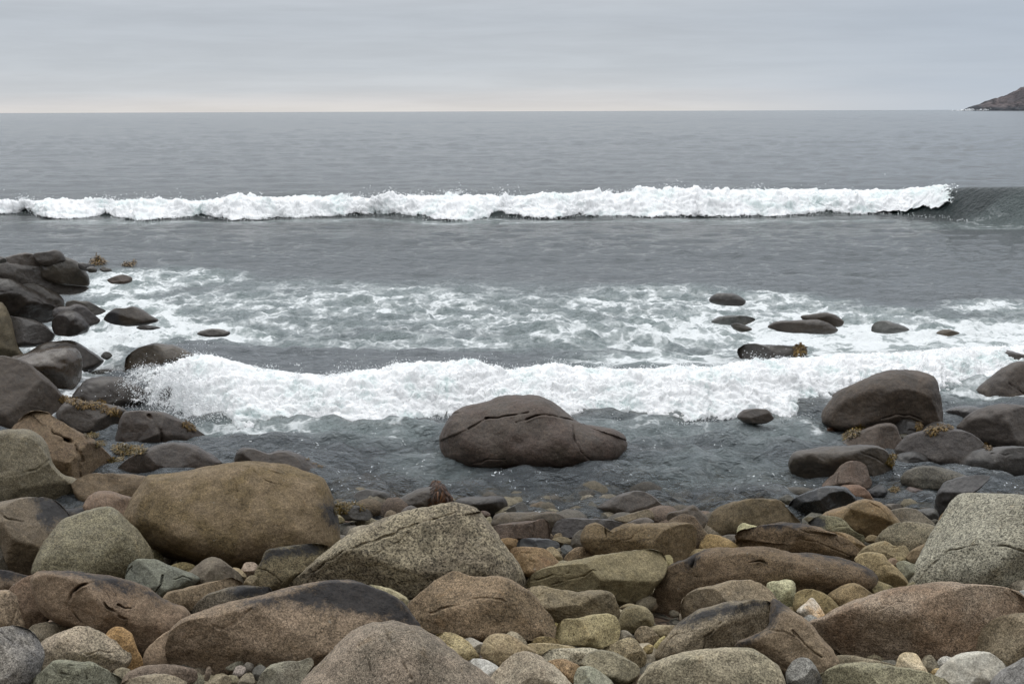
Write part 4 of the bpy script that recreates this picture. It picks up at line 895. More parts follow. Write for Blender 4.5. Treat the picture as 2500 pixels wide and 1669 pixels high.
R('small pale pebble on the back of the large flat-cut boulder', 520, '1225,505 1255,485 1300,495 1305,525 1240,530', (116, 102, 80))
V(1600, 1140, .27246, .5, SHORE)
R('flat tan slab awash left of the low grey slab', 230, '945,225 1000,195 1080,193 1125,210 1085,245 980,250', (114, 94, 69))
R('low grey slab in shallow water left of the black rock', 262, '1075,250 1110,205 1200,182 1330,180 1445,210 1410,265 1250,285 1120,280', (94, 86, 74))
R('small angular grey stone left of the black rock', 338, '1110,290 1170,245 1210,255 1255,300 1235,350 1170,332', (98, 92, 80))
R('orange stone under the glossy black rock', 440, '1475,450 1560,380 1640,320 1700,305 1745,330 1660,410 1540,455', (122, 100, 64))
V(1600, 1300, .38314, .1, SHORE)
R('long brown boulder with two humps and black crest, right front', 480, '-8,500 5,390 40,295 110,225 200,185 280,140 380,108 550,102 720,105 860,130 1000,130 1130,150 1250,180 1340,220 1374,270 1362,335 1310,360 1150,400 1000,430 700,440 300,535 180,595 60,590 -4,545', (110, 90, 66), spk=.65, st=['105,225 150,190 330,130 290,190 250,245 200,225', '850,128 1000,115 1140,135 1350,200 1385,290 1310,250 1180,190 1000,150'], c=[(7, .1, '600,200 660,185 700,205'), (14, .16, '345,110 290,165 255,240'), (12, .08, '255,240 270,290 330,300')], f=[(.45, 30, '20,380 260,330 600,250 1000,240 1370,290')])
R('flat pinkish boulder beside the pale yellow block, right front', 555, '168,480 190,420 260,370 370,340 480,310 600,303 680,330 740,380 768,425 750,465 600,470 400,510 260,555 185,560', (136, 119, 92), spk=.65, f=[(.4, 24, '170,470 400,430 600,410 760,430')])
R('pale yellow upright block, right front', 495, '712,375 720,325 780,312 850,300 885,325 890,400 890,490 840,505 765,465 715,410', (176, 170, 132), spk=.5, f=[(.5, 14, '715,370 770,360 820,380 880,340')], t=1.1)
R('green-brown rounded stone behind the white quartz stone', 570, '885,470 900,400 950,370 1020,370 1100,405 1160,460 1210,520 1140,575 1080,585 960,535 895,505', (140, 124, 80), spk=.4)
R('round brown stone with a yellow edge, right front', 515, '1110,410 1170,355 1250,328 1320,345 1390,400 1445,445 1360,505 1230,525 1165,485', (126, 106, 70), spk=.6)
R('little green stone on top beside the round brown stone', 388, '1135,360 1160,310 1190,312 1208,340 1175,388 1138,392', (115, 117, 81), spk=.3)
R('white quartz stone stained orange at its foot, right front', 580, '905,505 960,450 1000,420 1030,450 1072,510 1105,575 1050,592 960,545', (192, 184, 170), spk=.5, tint=(176, 142, 98), f=[(.8, 12, '920,510 980,480 1010,500 1020,580')])
R('pale double-lobed stone on the slope below the mottled mound', 365, '1280,190 1310,145 1380,132 1450,145 1490,190 1540,230 1590,290 1608,335 1565,378 1470,355 1400,315 1370,250', (150, 131, 89), spk=.6, c=[(8, .09, '1390,270 1440,215 1500,200')])
R('pale tan stone under the double-lobed one', 445, '1345,365 1370,270 1420,310 1500,340 1560,392 1510,445 1430,455 1385,410', (138, 122, 82), spk=.55)
R('grey-green folded stone against the black-and-white granite', 308, '1540,205 1590,182 1640,200 1700,195 1690,245 1665,310 1620,322 1578,280', (126, 124, 102), spk=.6)
R('small olive stone at the foot of the black-and-white granite', 402, '1590,375 1610,330 1650,315 1665,375 1620,410', (124, 116, 86))
R('pinkish pebble left of the small pale pebble, under the striped stone', 205, '1472,190 1500,163 1530,165 1545,198 1500,212', (144, 120, 96))
R('small pale pebble right of the pinkish pebble, under the striped stone', 198, '1522,183 1545,155 1590,165 1596,195 1550,202', (154, 138, 94))
R('huge red-brown boulder with a grey back, lower right', 815, '1020,625 1120,560 1280,480 1480,400 1700,350 1900,330 2100,335 2250,370 2355,470 2345,570 2200,660 2080,740 1900,810 1600,845 1350,825 1210,785 1090,715', (138, 120, 100), spk=.75, tint=(116, 98, 80), f=[(.4, 60, '1030,625 1300,580 1600,520 2000,500 2340,520')], c=[(6, .03, '1440,520 1560,470 1640,470'), (5, .03, '2170,370 2200,410 2230,440')])
R('rounded tan boulder cut by the right edge, lower right', 860, '2065,740 2100,650 2160,580 2260,540 2380,530 2490,600 2490,810 2350,880 2250,885 2170,835', (134, 120, 95), spk=.6)
R('pale speckled stone at the right edge behind the red-brown boulder', 408, '2250,355 2290,315 2349,305 2420,330 2420,410 2330,420', (156, 146, 124), spk=.7)
R('whitish grey stone at the right edge under the pale speckled one', 455, '2270,410 2349,370 2420,380 2420,460 2330,455', (176, 176, 172), spk=.5)
R('smooth whitish round boulder at the bottom right', 1000, '1800,945 1850,860 1930,800 2030,768 2120,775 2190,820 2238,885 2235,950 2100,1010 1840,1010', (184, 180, 168), spk=.3, tint=(166, 160, 146))
R('blue-grey boulder in the bottom right corner', 1060, '2160,975 2220,900 2290,850 2380,800 2470,850 2470,1070 2190,1070', (130, 128, 128), spk=.4)
R('broad pale boulder at the bottom edge in front of the split one', 1050, '-30,870 60,820 180,780 330,750 480,738 600,745 690,780 760,840 800,910 808,980 700,1040 200,1060 -100,1020', (150, 138, 112), spk=.65)
R('left half of the split boulder, with a black back', 780, '5,820 40,720 100,650 170,570 280,500 420,460 600,430 720,440 748,480 725,570 700,630 560,710 480,770 200,830', (134, 120, 97), spk=.7, st='140,610 200,540 300,490 430,470 560,450 760,430 700,470 560,500 380,560 240,610', f=[(.7, 20, '290,800 310,680 400,590 560,520 740,480')], c=[(9, .1, '300,760 320,670 420,580'), (8, .06, '60,760 140,660 260,630')], rough=1.3)
R('right half of the split boulder, black along the split', 920, '515,740 640,670 730,610 735,540 755,450 830,480 920,540 1000,600 1060,680 1120,750 1152,825 1085,935 900,950 690,820', (132, 113, 88), spk=.7, st='500,760 620,680 720,620 740,440 860,470 800,560 740,620 640,700', f=[(.5, 26, '560,740 740,640 850,640 1000,720 1120,860')], c=[(8, .07, '880,640 940,720 1040,780'), (7, .06, '740,640 820,640 900,680')], rough=1.3)
R('dark mottled upright stone at the bottom edge, right', 1010, '838,915 870,840 910,808 970,805 1010,840 1040,900 1064,960 1000,1020 870,1020', (128, 128, 122), spk=.7)
R('greenish speckled boulder along the bottom edge, right', 1040, '1040,970 1120,900 1200,860 1330,840 1500,850 1650,870 1800,910 1840,970 1700,1040 1140,1040', (138, 132, 103), spk=.75)
R('thin tan slab behind the greenish speckled boulder', 880, '1135,870 1160,800 1230,785 1350,800 1480,825 1550,855 1400,880 1190,895', (132, 120, 96), spk=.6)
R('orange and white stone right of the thin tan slab', 900, '1540,858 1560,790 1610,768 1660,775 1700,830 1730,895 1660,908 1575,882', (178, 156, 114), spk=.6, tint=(186, 172, 146))
R('small olive-tan stone between the orange and the lilac ones', 898, '1697,838 1720,790 1760,785 1797,832 1795,880 1738,903', (146, 134, 110), spk=.6)
R('lilac-grey speckled stone left of the whitish round boulder', 874, '1796,868 1810,810 1850,788 1890,800 1918,828 1865,880', (172, 168, 160), spk=.6)
R('tiny golden pebble below the lilac-grey stone', 914, '1750,900 1790,865 1855,875 1835,918 1780,918', (184, 156, 102))
R('grey stone wedged right of the white quartz stone', 628, '935,568 980,525 1040,550 1084,592 1045,650 980,615', (144, 142, 134), spk=.65)
R('yellowish stone left of the white quartz stone', 545, '822,488 880,475 955,510 965,548 900,540', (154, 134, 92))
R('small round stone at the very bottom, under the greenish boulder', 1010, '1275,970 1340,925 1400,925 1445,965 1350,1015', (144, 132, 108))
V(1920, 1240, .24691, .1, SHORE)
R('black-and-white granite boulder with a curved cleft, right edge', 838, '1250,840 1290,700 1350,540 1440,340 1560,130 1640,-30 1740,-110 1850,-125 2050,-120 2349,-90 2500,200 2500,800 2200,900 1700,890 1300,880', (136, 132, 115), spk=1.0, grain=150, tint=(116, 112, 98), veins=.2, f=[(1.1, 60, '2360,-60 2120,130 1960,300 1860,390 1640,450 1420,640 1300,840'), (.5, 50, '2400,470 2240,400 2140,372 1980,380 1860,390')], c=[(11, .08, '1860,385 2000,385 2140,375 2240,400 2349,455'), (8, .04, '1300,820 1450,630 1640,450 1850,390')], rough=.6)
R('mottled brown mound left of the black-and-white granite', 460, '900,345 960,250 1050,180 1180,145 1350,150 1480,190 1540,260 1490,370 1420,440 1200,500 990,420', (118, 107, 84), spk=.75)
R('grey-brown mound behind the mottled mound', 188, '1030,50 1120,10 1200,0 1290,20 1360,70 1430,130 1475,195 1300,220 1090,190', (108, 98, 80), spk=.7, wet=.3)
R('pale stone with two flat stripes, right of the long banded rock', 510, '712,478 780,400 880,350 980,328 1050,370 1160,370 1202,430 1185,510 1050,525 900,515 800,495', (138, 124, 88), spk=.6, c=[(8, .1, '900,440 1000,400 1100,370'), (6, .05, '920,470 1020,440 1110,420')])
R('brown wedge stone leaning on the black-and-white granite', 548, '1195,490 1250,420 1330,370 1450,340 1445,410 1385,490 1325,555 1235,550', (128, 108, 77), spk=.6)
R('stone half black and half speckled, under the angular brown rock', 328, '230,160 290,100 370,82 500,90 580,130 640,200 700,240 755,265 745,340 650,315 500,255 340,222', (118, 111, 82), spk=.7, st='210,170 280,80 390,70 380,150 350,230 250,220', f=[(.6, 20, '330,220 480,200 580,130')], c=[(7, .08, '430,210 520,185 610,180')])
R('small tan stone in the dark gap under the angular brown rock', 350, '775,310 830,265 890,275 915,312 865,352 800,340', (114, 98, 67))
R('small yellowish stone behind the black-and-white granite', 190, '1500,190 1512,110 1560,45 1640,15 1700,40 1620,120 1560,210', (132, 112, 71))
R('little grey stone between the mounds and the granite', 150, '1420,130 1470,110 1500,125 1505,165 1450,180', (104, 100, 92))
V(1860, 1060, .27246, .35, SHORE)
R('angular ochre-brown rock with a dark undercut face, right', 945, '555,740 640,690 760,650 860,600 950,590 1050,610 1120,660 1180,730 1232,805 1160,845 1110,900 1000,970 870,950 735,815 630,770', (136, 108, 66), spk=.55, tint=(110, 94, 68), f=[(1.5, 22, '720,770 800,672 880,680 960,705 1060,730 1140,770 1210,830')], c=[(7, .06, '960,620 1040,650 1090,700')])
R('glossy black angular rock at the pool edge, right', 740, '250,660 290,590 400,530 520,480 620,465 740,475 790,520 832,560 832,620 760,655 640,705 540,755 400,755 315,715', (54, 52, 51), spk=.25, wet=.9, t=1.25, f=[(1.5, 16, '250,670 400,605 520,585 600,520 720,500 800,540 840,590')])
R('reddish round rock behind the glossy black one', 605, '690,480 780,455 880,460 950,510 992,595 950,612 840,612 750,540', (134, 101, 74), spk=.4)
R('reddish-brown wedge rock with a flat face, right shore', 500, '540,480 590,410 660,350 710,280 790,245 870,245 930,290 950,350 978,435 945,505 800,500 600,505', (118, 96, 80), spk=.4, wet=.4, f=[(.6, 18, '560,480 690,420 720,330 780,255'), (.9, 18, '840,500 900,420 960,360')], c=[(6, .06, '700,360 690,430 720,470')])
R('long smooth wet boulder with a scooped flank, right shore', 425, '262,270 285,200 350,160 500,130 700,110 900,100 1030,110 1100,150 1127,220 1138,330 1090,420 900,445 600,450 400,420 305,390 270,320', (92, 80, 66), spk=.3, wet=.65, f=[(.7, 30, '270,250 420,240 560,250 640,230 720,190 850,230 940,250 960,330')], c=[(7, .05, '850,120 880,160 960,190 1080,260')])
R('small slate-black wedge in the pool, right', 575, '915,560 960,500 1040,455 1090,470 1120,520 1070,575 980,595', (64, 64, 66), spk=.2, wet=.8, f=[(.8, 14, '930,570 1000,510 1060,500 1120,520')])
R('reddish flat stone in the pool, right', 565, '1290,520 1320,475 1380,480 1450,500 1525,545 1470,580 1330,570', (100, 80, 71), wet=.7)
R('submerged grey stone in the pool by the purple-grey slab', 765, '1400,690 1450,670 1540,665 1575,700 1575,760 1500,790 1420,740', (94, 92, 88), wet=.6)
R('low tan stone at the pool front, left of the grey-brown mound', 680, '1080,650 1150,620 1250,632 1260,670 1180,720 1110,700', (108, 98, 84), wet=.5)
V(1860, 860, .28058, .7, 'dark wet boulders on the right shore')
R('brown wet boulder with a flat right end, right shore', 865, '695,820 740,770 830,710 930,660 1030,625 1110,620 1160,650 1185,710 1210,795 1180,870 1050,900 800,870', (102, 84, 70), spk=.4, wet=.5)
R('broad dark oval boulder on the right shore', 1005, '1185,860 1230,790 1300,730 1420,690 1600,670 1720,680 1820,720 1890,780 1940,850 1955,930 1860,1000 1700,1030 1500,1000 1390,950 1240,925', (88, 79, 72), spk=.45, wet=.55)
R('dark rock with golden weed behind the broad dark oval', 725, '1325,745 1400,660 1470,615 1540,605 1610,630 1670,690 1600,740 1400,780', (95, 87, 79), spk=.4)
R('largest dark boulder of the right shore, flat right side', 690, '546,570 570,500 620,430 700,340 800,290 950,220 1080,175 1200,160 1330,170 1420,190 1480,230 1520,320 1532,430 1550,560 1547,650 1480,700 1300,735 1000,725 750,705 615,665 556,620', (90, 74, 59), spk=.4, wet=.45, f=[(1.0, 40, '545,600 700,640 900,600 1050,560 1250,545 1400,590 1560,600'), (.5, 40, '760,700 700,560 720,420 760,310')], c=[(12, .06, '1050,575 1180,535 1280,545 1380,590')])
R('small brown rock peeping from behind the largest right boulder', 480, '570,450 590,390 640,345 700,325 745,345 690,470 600,490', (90, 75, 62), spk=.4)
R('black rock crouching under the largest right boulder', 725, '1105,620 1200,580 1310,590 1385,640 1350,740 1250,750 1140,700', (62, 56, 50), spk=.3)
R('small olive stone in the gap below the largest right boulder', 785, '1185,725 1250,710 1295,740 1250,800 1195,785', (92, 84, 60))
R('broad dark boulder at the right edge behind the weed tuft', 820, '1735,660 1790,590 1880,520 1980,480 2100,465 2250,470 2370,500 2420,650 2370,840 2200,850 2050,850 1900,775 1790,710', (88, 78, 70), spk=.4, wet=.5, f=[(.8, 30, '1820,740 2000,740 2150,760 2300,740')])
R('sloping dark boulder at the right edge next to the surf', 450, '1888,345 1920,300 1990,240 2080,160 2180,105 2281,92 2420,130 2440,310 2370,460 2200,470 2050,460 1930,420', (88, 76, 64), spk=.4, wet=.5, c=[(9, .07, '2160,280 2220,320 2281,360')])
R('low grey wet rock right of the largest right boulder', 612, '1555,580 1600,510 1700,475 1820,470 1900,490 1925,545 1800,620 1700,650 1595,625', (92, 88, 84), spk=.35, wet=.85)
R('dark hollowed boulder at the right edge above the pale granite', 1095, '1755,1000 1790,920 1850,880 1980,845 2130,828 2300,835 2420,900 2420,1100 2250,1140 2080,1130 1900,1110 1785,1075', (84, 77, 72), spk=.35, wet=.65, f=[(.6, 30, '1780,970 1950,930 2020,960 2100,920 2281,900')], c=[(10, .07, '2010,890 2120,895 2180,880')])
R('grey-topped wet oval stone in front of the broad dark oval', 1225, '1230,1100 1270,1040 1370,1000 1500,995 1620,1020 1730,1060 1795,1088 1710,1145 1600,1215 1480,1255 1340,1215 1240,1155', (94, 88, 75), spk=.6, wet=.4, f=[(.6, 24, '1235,1095 1400,1090 1600,1090 1780,1090')])
R('black angular rock at the left foot of the broad dark oval', 1035, '1105,970 1180,900 1260,870 1350,865 1420,900 1445,965 1405,1015 1280,1055 1140,1065', (62, 58, 53), spk=.35)
R('purple-grey block with a sheer black front, beside the pale granite', 1450, '1540,1230 1600,1140 1700,1100 1840,1075 1960,1080 1910,1150 1820,1240 1760,1350 1700,1410 1600,1470 1528,1455 1520,1330', (88, 84, 84), spk=.3, f=[(1.6, 16, '1520,1250 1580,1215 1680,1215 1820,1210')])
V(1640, 660, .36611, .75, 'wet rocks standing in the surf')
R('small brown mound in front of the breaking wave, right of centre', 1000, '440,980 480,930 560,920 630,925 665,955 675,990 620,1020 500,1020', (90, 76, 63), spk=.4, push=-.4)
R('farthest dark dome in the surf, right of centre', 216, '252,190 290,155 360,150 430,160 490,200 465,235 330,232 265,215', (74, 68, 64), spk=.3)
R('dark rock behind the long low one in the right surf', 354, '865,305 950,290 1030,280 1090,300 1142,340 1115,375 1000,370 900,345', (90, 76, 63), spk=.3)
R('long low dark rock in the right surf', 402, '650,378 700,340 830,332 960,328 1040,350 1098,395 1055,425 900,420 740,410', (86, 74, 61), spk=.3)
R('thin dark stone tip in the right surf, left of the long low rock', 394, '395,360 440,350 500,370 535,395 470,412 415,392', (84, 78, 64), spk=.3)
R('grey water-covered hump above the thin dark tip', 345, '265,345 310,310 400,298 500,305 555,328 480,365 350,362', (122, 126, 124), spk=.2, push=.2)
R('dark rock with foam pouring over its middle, right surf', 585, '450,570 450,520 520,490 620,495 740,500 830,505 885,530 868,580 760,590 600,615 510,630', (86, 79, 73), spk=.45)
R('grey rock glazed with running water, far right surf', 402, '1340,405 1360,350 1420,335 1480,350 1540,370 1575,400 1450,422', (112, 112, 107), spk=.2, push=.2)
R('small brown hump in the far right surf', 424, '1770,420 1800,398 1850,395 1915,418 1850,440', (114, 100, 79), spk=.3)
R('foam-laced dark ledge at the far right in the surf', 600, '2050,590 2130,550 2220,535 2300,550 2400,590 2320,625 2150,620', (100, 92, 87), spk=.45)
V(1040, 920, .2384, .6, 'dark boulders in the shallow water')
R('huge dark brown boulder with long cracks standing in the shallows, centre', 905, '146,640 170,560 230,440 300,360 420,300 600,260 760,205 920,187 1100,190 1230,225 1320,275 1420,370 1510,440 1620,485 1760,505 1890,520 1980,560 2040,620 2062,690 2042,760 1990,830 1880,900 1700,990 1500,1020 1100,1010 700,990 400,940 220,850 156,740', (84, 71, 60), spk=.4, tint=(72, 60, 52), wet=.42, push=-.25, fac=0, veins=.3, f=[(.14, 30, '500,520 700,440 930,400 1100,410 1300,400 1600,500'), (.2, 60, '300,860 700,840 1100,820 1500,800 1900,800'), (.12, 30, '1560,1000 1500,640 1490,500')], c=[(9, .07, '460,540 580,470 660,435'), (13, .15, '640,440 760,430 900,395 1050,378'), (13, .15, '930,480 1020,440 1130,412 1290,402 1450,435 1620,490'), (9, .07, '1485,500 1500,640 1550,760 1660,850'), (9, .08, '245,420 300,390 340,380'), (7, .04, '480,890 640,850 820,840')])
R('flat dark wet rock with a bright rim, centre waters edge', 1400, '285,1300 320,1250 450,1225 600,1225 740,1215 800,1240 835,1305 805,1380 700,1440 540,1440 370,1360', (76, 68, 60), spk=.35, wet=.7, f=[(.8, 20, '300,1290 500,1300 700,1280 780,1230')])
V(560, 1000, .27246, .6, 'dark boulders in the shallow water')
R('smooth dark rock in the water right of the great tan boulder', 822, '1090,810 1140,740 1220,712 1320,720 1400,740 1445,785 1425,840 1280,850 1140,845', (82, 78, 72), spk=.3)
R('wedge-shaped dark rock hung with red-brown weed, centre', 885, '1395,870 1500,810 1600,750 1720,700 1840,690 1920,700 1970,750 2012,825 1995,900 1800,920 1550,910', (82, 72, 60), spk=.35, f=[(.8, 20, '1400,860 1560,845 1700,830 1800,860 1900,850')])
R('grey block capped with olive weed, beside the great tan boulder', 972, '925,910 960,860 1060,850 1180,870 1260,910 1282,955 1240,990 1100,992 970,980', (88, 82, 74), spk=.35)
R('saddle-backed dark boulder behind the great tan boulder', 650, '60,480 75,380 130,335 210,340 290,375 350,395 450,370 550,375 640,410 740,480 850,560 908,615 885,680 750,720 500,700 200,620 80,570', (76, 62, 50), spk=.35, push=-.2)
R('yellow stone beside the right foot of the great tan boulder', 1012, '930,1010 945,935 990,945 1033,988 985,1020', (156, 142, 92), spk=.5)
R('small grey stone behind the crest of the speckled granite', 925, '1535,928 1570,880 1630,855 1695,892 1640,935', (104, 94, 84), spk=.4)
for _r0 in ROCKS: rock_frame(_r0)
settle()
for _i, _r0 in enumerate(ROCKS): build_rock(_r0, _i)

# ------------------------------------------------------------------ small shingle between the boulders
def ico(sub=2):
    import bmesh
    b = bmesh.new(); bmesh.ops.create_icosphere(b, subdivisions=sub, radius=1)
    v = np.array([q.co[:] for q in b.verts]); f = np.array([[w.index for w in q.verts] for q in b.faces]); b.free()
    return v, f
def foam_collars():
    """wash round the foot of every rock that stands in the water"""
    me = bpy.data.objects['water'].data; n = len(me.vertices)
    co = np.zeros(n * 3, np.float32); me.vertices.foreach_get('co', co); co = co.reshape(-1, 3)
    a = me.attributes['foam'].data; f = np.zeros(n, np.float32); a.foreach_get('value', f)
    sel = np.where((co[:, 1] > 8.5) & (co[:, 1] < 24))[0]; P = co[sel]; g = f[sel]
    wob = .12 * fbm(P3(P[:, 0] / .5, P[:, 1] / .5, 6.6), 3)
    for r in ROCKS:
        if not r['wl']: continue
        c = r['obj'].location; w = .46 * r['size'][0] * r['D'] / FPX; l = max(r['tf'] * .9, .1)
        m = (np.abs(P[:, 0] - c[0]) < w + .5) & (np.abs(P[:, 1] - c[1]) < l + .5)
        if not m.any(): continue
        d = np.hypot((P[m, 0] - c[0]) / w, (P[m, 1] - c[1]) / l); d = (d - 1) * min(w, l) + wob[m] * .5
        s = .62 if c[1] > 12.2 else .36
        g[m] = np.maximum(g[m], s * np.clip(1 - np.abs(d - .03) / (.22 if c[1] > 12.2 else .14), 0, 1) ** .7)
    f[sel] = g; a.foreach_set('value', f)
foam_collars()
def build_shingle():
    m, t, o = simple_mat('pebble_stone')
    col = t.attr('tone', 'Color'); p = t.new('ShaderNodeTexCoord').outputs['Object']
    c = t.mix(1, col, t.rng(t.noise(p, 140, 4, .7), .3, .7, .55, 1.4), 'MULTIPLY')
    c = t.mix(1, c, t.rng(t.noise(p, 25, 4, .7), .3, .7, .7, 1.25), 'MULTIPLY')
    b = t.new('ShaderNodeBsdfPrincipled'); t.put(b.inputs['Base Color'], c); b.inputs['Roughness'].default_value = .8
    bp = t.new('ShaderNodeBump'); t.put(bp.inputs['Height'], t.noise(p, 70, 4, .6)); bp.inputs['Distance'].default_value = .01
    t.l.new(bp.outputs[0], b.inputs['Normal']); t.l.new(b.outputs[0], o.inputs[0])
    rs = np.random.RandomState(21); n = 9000
    v, f = ico(2)
    Y = rs.uniform(4.2, 11.5, n); X = np.where(rs.uniform(size=n) < .62, rs.uniform(-.46, .46, n) * Y, rs.choice([-1, 1], n) * rs.uniform(.44, .95, n) * Y)
    s = rs.lognormal(-3.25, .42, n).clip(.014, .085)
    Y[:650] = rs.uniform(8.3, 10.6, 650); X[:650] = rs.uniform(-.46, .46, 650) * Y[:650]; s[:650] = rs.lognormal(-2.6, .3, 650).clip(.05, .13)
    s = np.where(np.abs(X) > .45 * Y, s * 1.7, s)
    z = ground_z(Y) - .10 + s * .3 + rs.uniform(-.02, .03, n)
    ax = rs.uniform(.65, 1.35, (n, 3)); ax[:, 2] *= .75
    R_ = np.linalg.qr(rs.normal(size=(n, 3, 3)))[0]
    tilt = rs.uniform(0, 6.28, n); c_, s_ = np.cos(tilt), np.sin(tilt)
    Rz = np.zeros((n, 3, 3)); Rz[:, 0, 0] = c_; Rz[:, 0, 1] = -s_; Rz[:, 1, 0] = s_; Rz[:, 1, 1] = c_; Rz[:, 2, 2] = 1
    lumps = 1 + .22 * np.einsum('vk,nkj,j->nv', v, R_, np.array([1, .6, -.4])) ** 2 - .16 * np.abs(np.einsum('vk,nk->nv', v, R_[:, :, 1]))
    W = v[None] * ax[:, None] * lumps[..., None] * s[:, None, None]
    W = np.einsum('nij,nvj->nvi', Rz, W) + np.stack([X, Y, z], 1)[:, None]
    pal = np.array([lin(q) for q in [(122, 112, 92), (140, 130, 106), (108, 98, 82), (122, 106, 84), (96, 90, 80), (150, 140, 120), (116, 112, 100), (130, 112, 96)]])
    tone = pal[rs.randint(0, len(pal), n)] * rs.uniform(.75, 1.3, (n, 1))
    wet = np.clip((Y - 8.0) / 1.2, 0, 1)[:, None]; tone = tone * (1 - .45 * wet)
    g = mesh_obj('shingle', W.reshape(-1, 3), (f[None] + len(v) * np.arange(n)[:, None, None]).reshape(-1, 3), m, {'tone': np.repeat(tone, len(v), 0)})
    tag(g, 'small loose stones filling the gaps between the boulders', 'shingle', kind='stuff')
build_shingle()

# ------------------------------------------------------------------ seaweed on the rocks
def weed_material():
    m, t, o = simple_mat('bladder_weed')
    c = t.attr('tone', 'Color')
    b = t.new('ShaderNodeBsdfPrincipled'); t.put(b.inputs['Base Color'], c); b.inputs['Roughness'].default_value = .4; b.inputs['Specular IOR Level'].default_value = .4
    t.l.new(b.outputs[0], o.inputs[0]); return m
WEED_M = weed_material()
bpy.context.view_layer.update()
DG = bpy.context.evaluated_depsgraph_get()
GOLD = [(98, 74, 32), (82, 62, 28), (62, 48, 24), (116, 92, 42)]
OLIVE = [(74, 62, 24), (92, 76, 28), (58, 48, 22), (110, 86, 30)]
RUST = [(68, 44, 26), (54, 36, 23), (84, 54, 28), (44, 32, 22)]
def weed(label, spots, n, tones, leaf=.05, heap=.03, hang=.5, seed=1):
    """spots: (x, y, rx, ry) in photograph pixels; the blades root where those sight lines meet the rock"""
    rs = np.random.RandomState(seed); Vv, Ff, Tt = [], [], []
    area = np.array([s[2] * s[3] for s in spots], float); area /= area.sum()
    for _ in range(int(n * 3.2)):
        s = spots[rs.choice(len(spots), p=area)]
        a, q = rs.uniform(0, 6.283), math.sqrt(rs.uniform())
        d = ray(np.array([s[0] + s[2] * q * math.cos(a)]), np.array([s[1] + s[3] * q * math.sin(a)]))[0]
        hit, loc, nor, *_x = S.ray_cast(DG, Vector(CAMP), Vector(d / np.linalg.norm(d)))
        if not hit: continue
        p = np.array(loc); nn = np.array(nor)
        if nn @ d > 0: nn = -nn
        p = p + nn * .004 + np.array([0, 0, 1]) * heap * (1 - q) * rs.uniform(0, 1)
        dirv = rs.normal(size=3) * .8 + np.array([0, 0, -1]) * hang; dirv -= nn * (dirv @ nn) * .8; dirv += nn * rs.uniform(0, .18); dirv /= np.linalg.norm(dirv)
        wd = np.cross(dirv, nn); wd /= np.linalg.norm(wd) + 1e-9
        L = leaf * .46 * rs.uniform(.5, 1.3); W = L * rs.uniform(.09, .17)
        base = len(Vv) and sum(len(q) for q in Vv)
        bend = rs.normal(0, .25)
        pts = []
        for k in range(4):
            u = k / 3; c = p + dirv * L * u + wd * bend * L * u * u + np.array([0, 0, -1]) * hang * L * .5 * u * u + nn * L * .25 * math.sin(u * 3)
            w = W * (.5, 1.0, 1.15, .35)[k]
            pts += [c - wd * w, c + wd * w]
        Vv.append(np.array(pts)); Ff.append(np.array([[0, 1, 3, 2], [2, 3, 5, 4], [4, 5, 7, 6]]) + base)
        Tt.append(np.repeat(np.array([lin(tones[rs.randint(len(tones))])]) * rs.uniform(.7, 1.3), 8, 0))
    if not Vv: return
    P = np.concatenate(Vv); org = P.mean(0)
    o = mesh_obj('seaweed', P - org, np.concatenate(Ff), WEED_M, {'tone': np.concatenate(Tt)}, smooth=True)
    o.location = org
    tag(o, label, 'seaweed', 'seaweed clumps on the rocks')
def sp(ox, oy, s, *q): return [(ox + a * s, oy + b * s, c * s, d * s) for a, b, c, d in q]
A1, A2, A4, A9, A12 = (0, 560, .28058), (0, 960, .28058), (560, 1000, .27246), (1860, 860, .28058), (1640, 660, .36611)
weed('golden-brown seaweed tuft sticking out of the water, upper left', sp(*A1, (850, 292, 62, 20)), 150, GOLD, .16, .14, .2, 1)
weed('small flat seaweed tuft awash right of the upper left tuft', sp(*A1, (1110, 315, 40, 12), (1160, 298, 20, 8)), 80, GOLD, .14, .08, .2, 2)
weed('carpet of golden seaweed draped over the grey left rock', sp(*A2, (560, 48, 40, 28), (650, 62, 70, 26), (720, 98, 60, 22), (800, 100, 70, 22), (880, 75, 40, 14), (900, 130, 28, 30), (985, 155, 55, 24), (1030, 172, 20, 16)), 420, GOLD, .06, .02, .5, 3)
weed('golden seaweed tuft on the grooved dark boulder', sp(*A2, (1620, 270, 40, 18), (1665, 300, 36, 20)), 90, GOLD, .05, .02, .5, 4)
weed('olive seaweed floating at the foot of the grooved dark boulder', sp(*A2, (1130, 500, 150, 36), (1060, 470, 80, 22), (1010, 585, 70, 16)), 330, OLIVE, .06, .012, .05, 5)
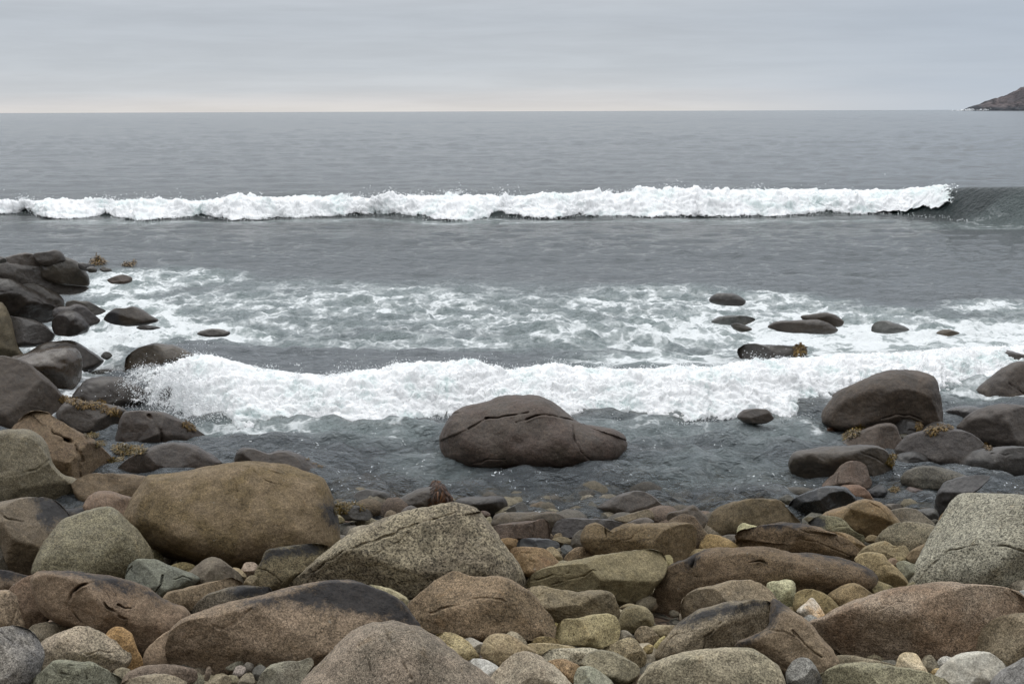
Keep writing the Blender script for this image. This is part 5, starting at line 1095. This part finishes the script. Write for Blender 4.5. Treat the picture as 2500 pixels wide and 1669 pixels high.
weed('olive seaweed floating in the gap below the golden carpet', sp(*A2, (800, 370, 70, 18), (870, 440, 50, 20)), 130, OLIVE, .05, .012, .05, 6)
weed('olive seaweed capping the grey block beside the great tan boulder', sp(*A4, (1010, 870, 75, 40), (970, 890, 40, 36), (1120, 850, 60, 12), (1185, 872, 22, 18)), 300, OLIVE, .04, .03, .5, 7)
weed('red-brown seaweed hanging over the wedge-shaped dark rock', sp(*A4, (1860, 685, 26, 30), (1880, 725, 44, 34), (1895, 765, 60, 34), (1900, 800, 76, 22)), 480, RUST, .085, .06, 1.2, 8)
weed('thin line of golden seaweed on the saddle-backed boulder', sp(*A4, (700, 448, 24, 6), (760, 485, 22, 6), (810, 510, 30, 8)), 40, GOLD, .03, .01, .4, 9)
weed('dark gold seaweed at the left foot of the largest right boulder', sp(*A9, (800, 690, 60, 40), (850, 660, 40, 20), (760, 730, 40, 24)), 240, GOLD[1:3] + OLIVE, .07, .04, .4, 10)
weed('little gold tuft hanging from the black crouching rock', sp(*A9, (1365, 640, 20, 34)), 60, GOLD, .05, .02, .8, 11)
weed('bright golden seaweed across the rock behind the dark oval boulder', sp(*A9, (1480, 680, 50, 20), (1560, 662, 60, 18), (1620, 655, 34, 12)), 220, GOLD, .06, .03, .5, 12)
weed('golden tuft between the dark oval and the right edge boulder', sp(*A9, (1955, 800, 20, 24), (1975, 832, 22, 18)), 70, GOLD, .05, .02, .6, 13)
weed('yellowish seaweed by the black angular rock', sp(*A9, (1140, 910, 34, 22), (1120, 950, 26, 26)), 110, OLIVE + GOLD[:1], .05, .02, .5, 14)
weed('yellow-green seaweed tuft floating in the right pool', sp(*A9, (1155, 1200, 40, 22)), 80, OLIVE + GOLD[:1], .04, .012, .1, 15)
weed('brown seaweed scrap at the waterline left of the largest right boulder', sp(*A9, (615, 672, 44, 12)), 50, RUST, .05, .012, .2, 16)
weed('golden seaweed on the end of the foam-covered right rock', sp(*A12, (855, 528, 28, 22)), 130, GOLD, .10, .05, .5, 17)
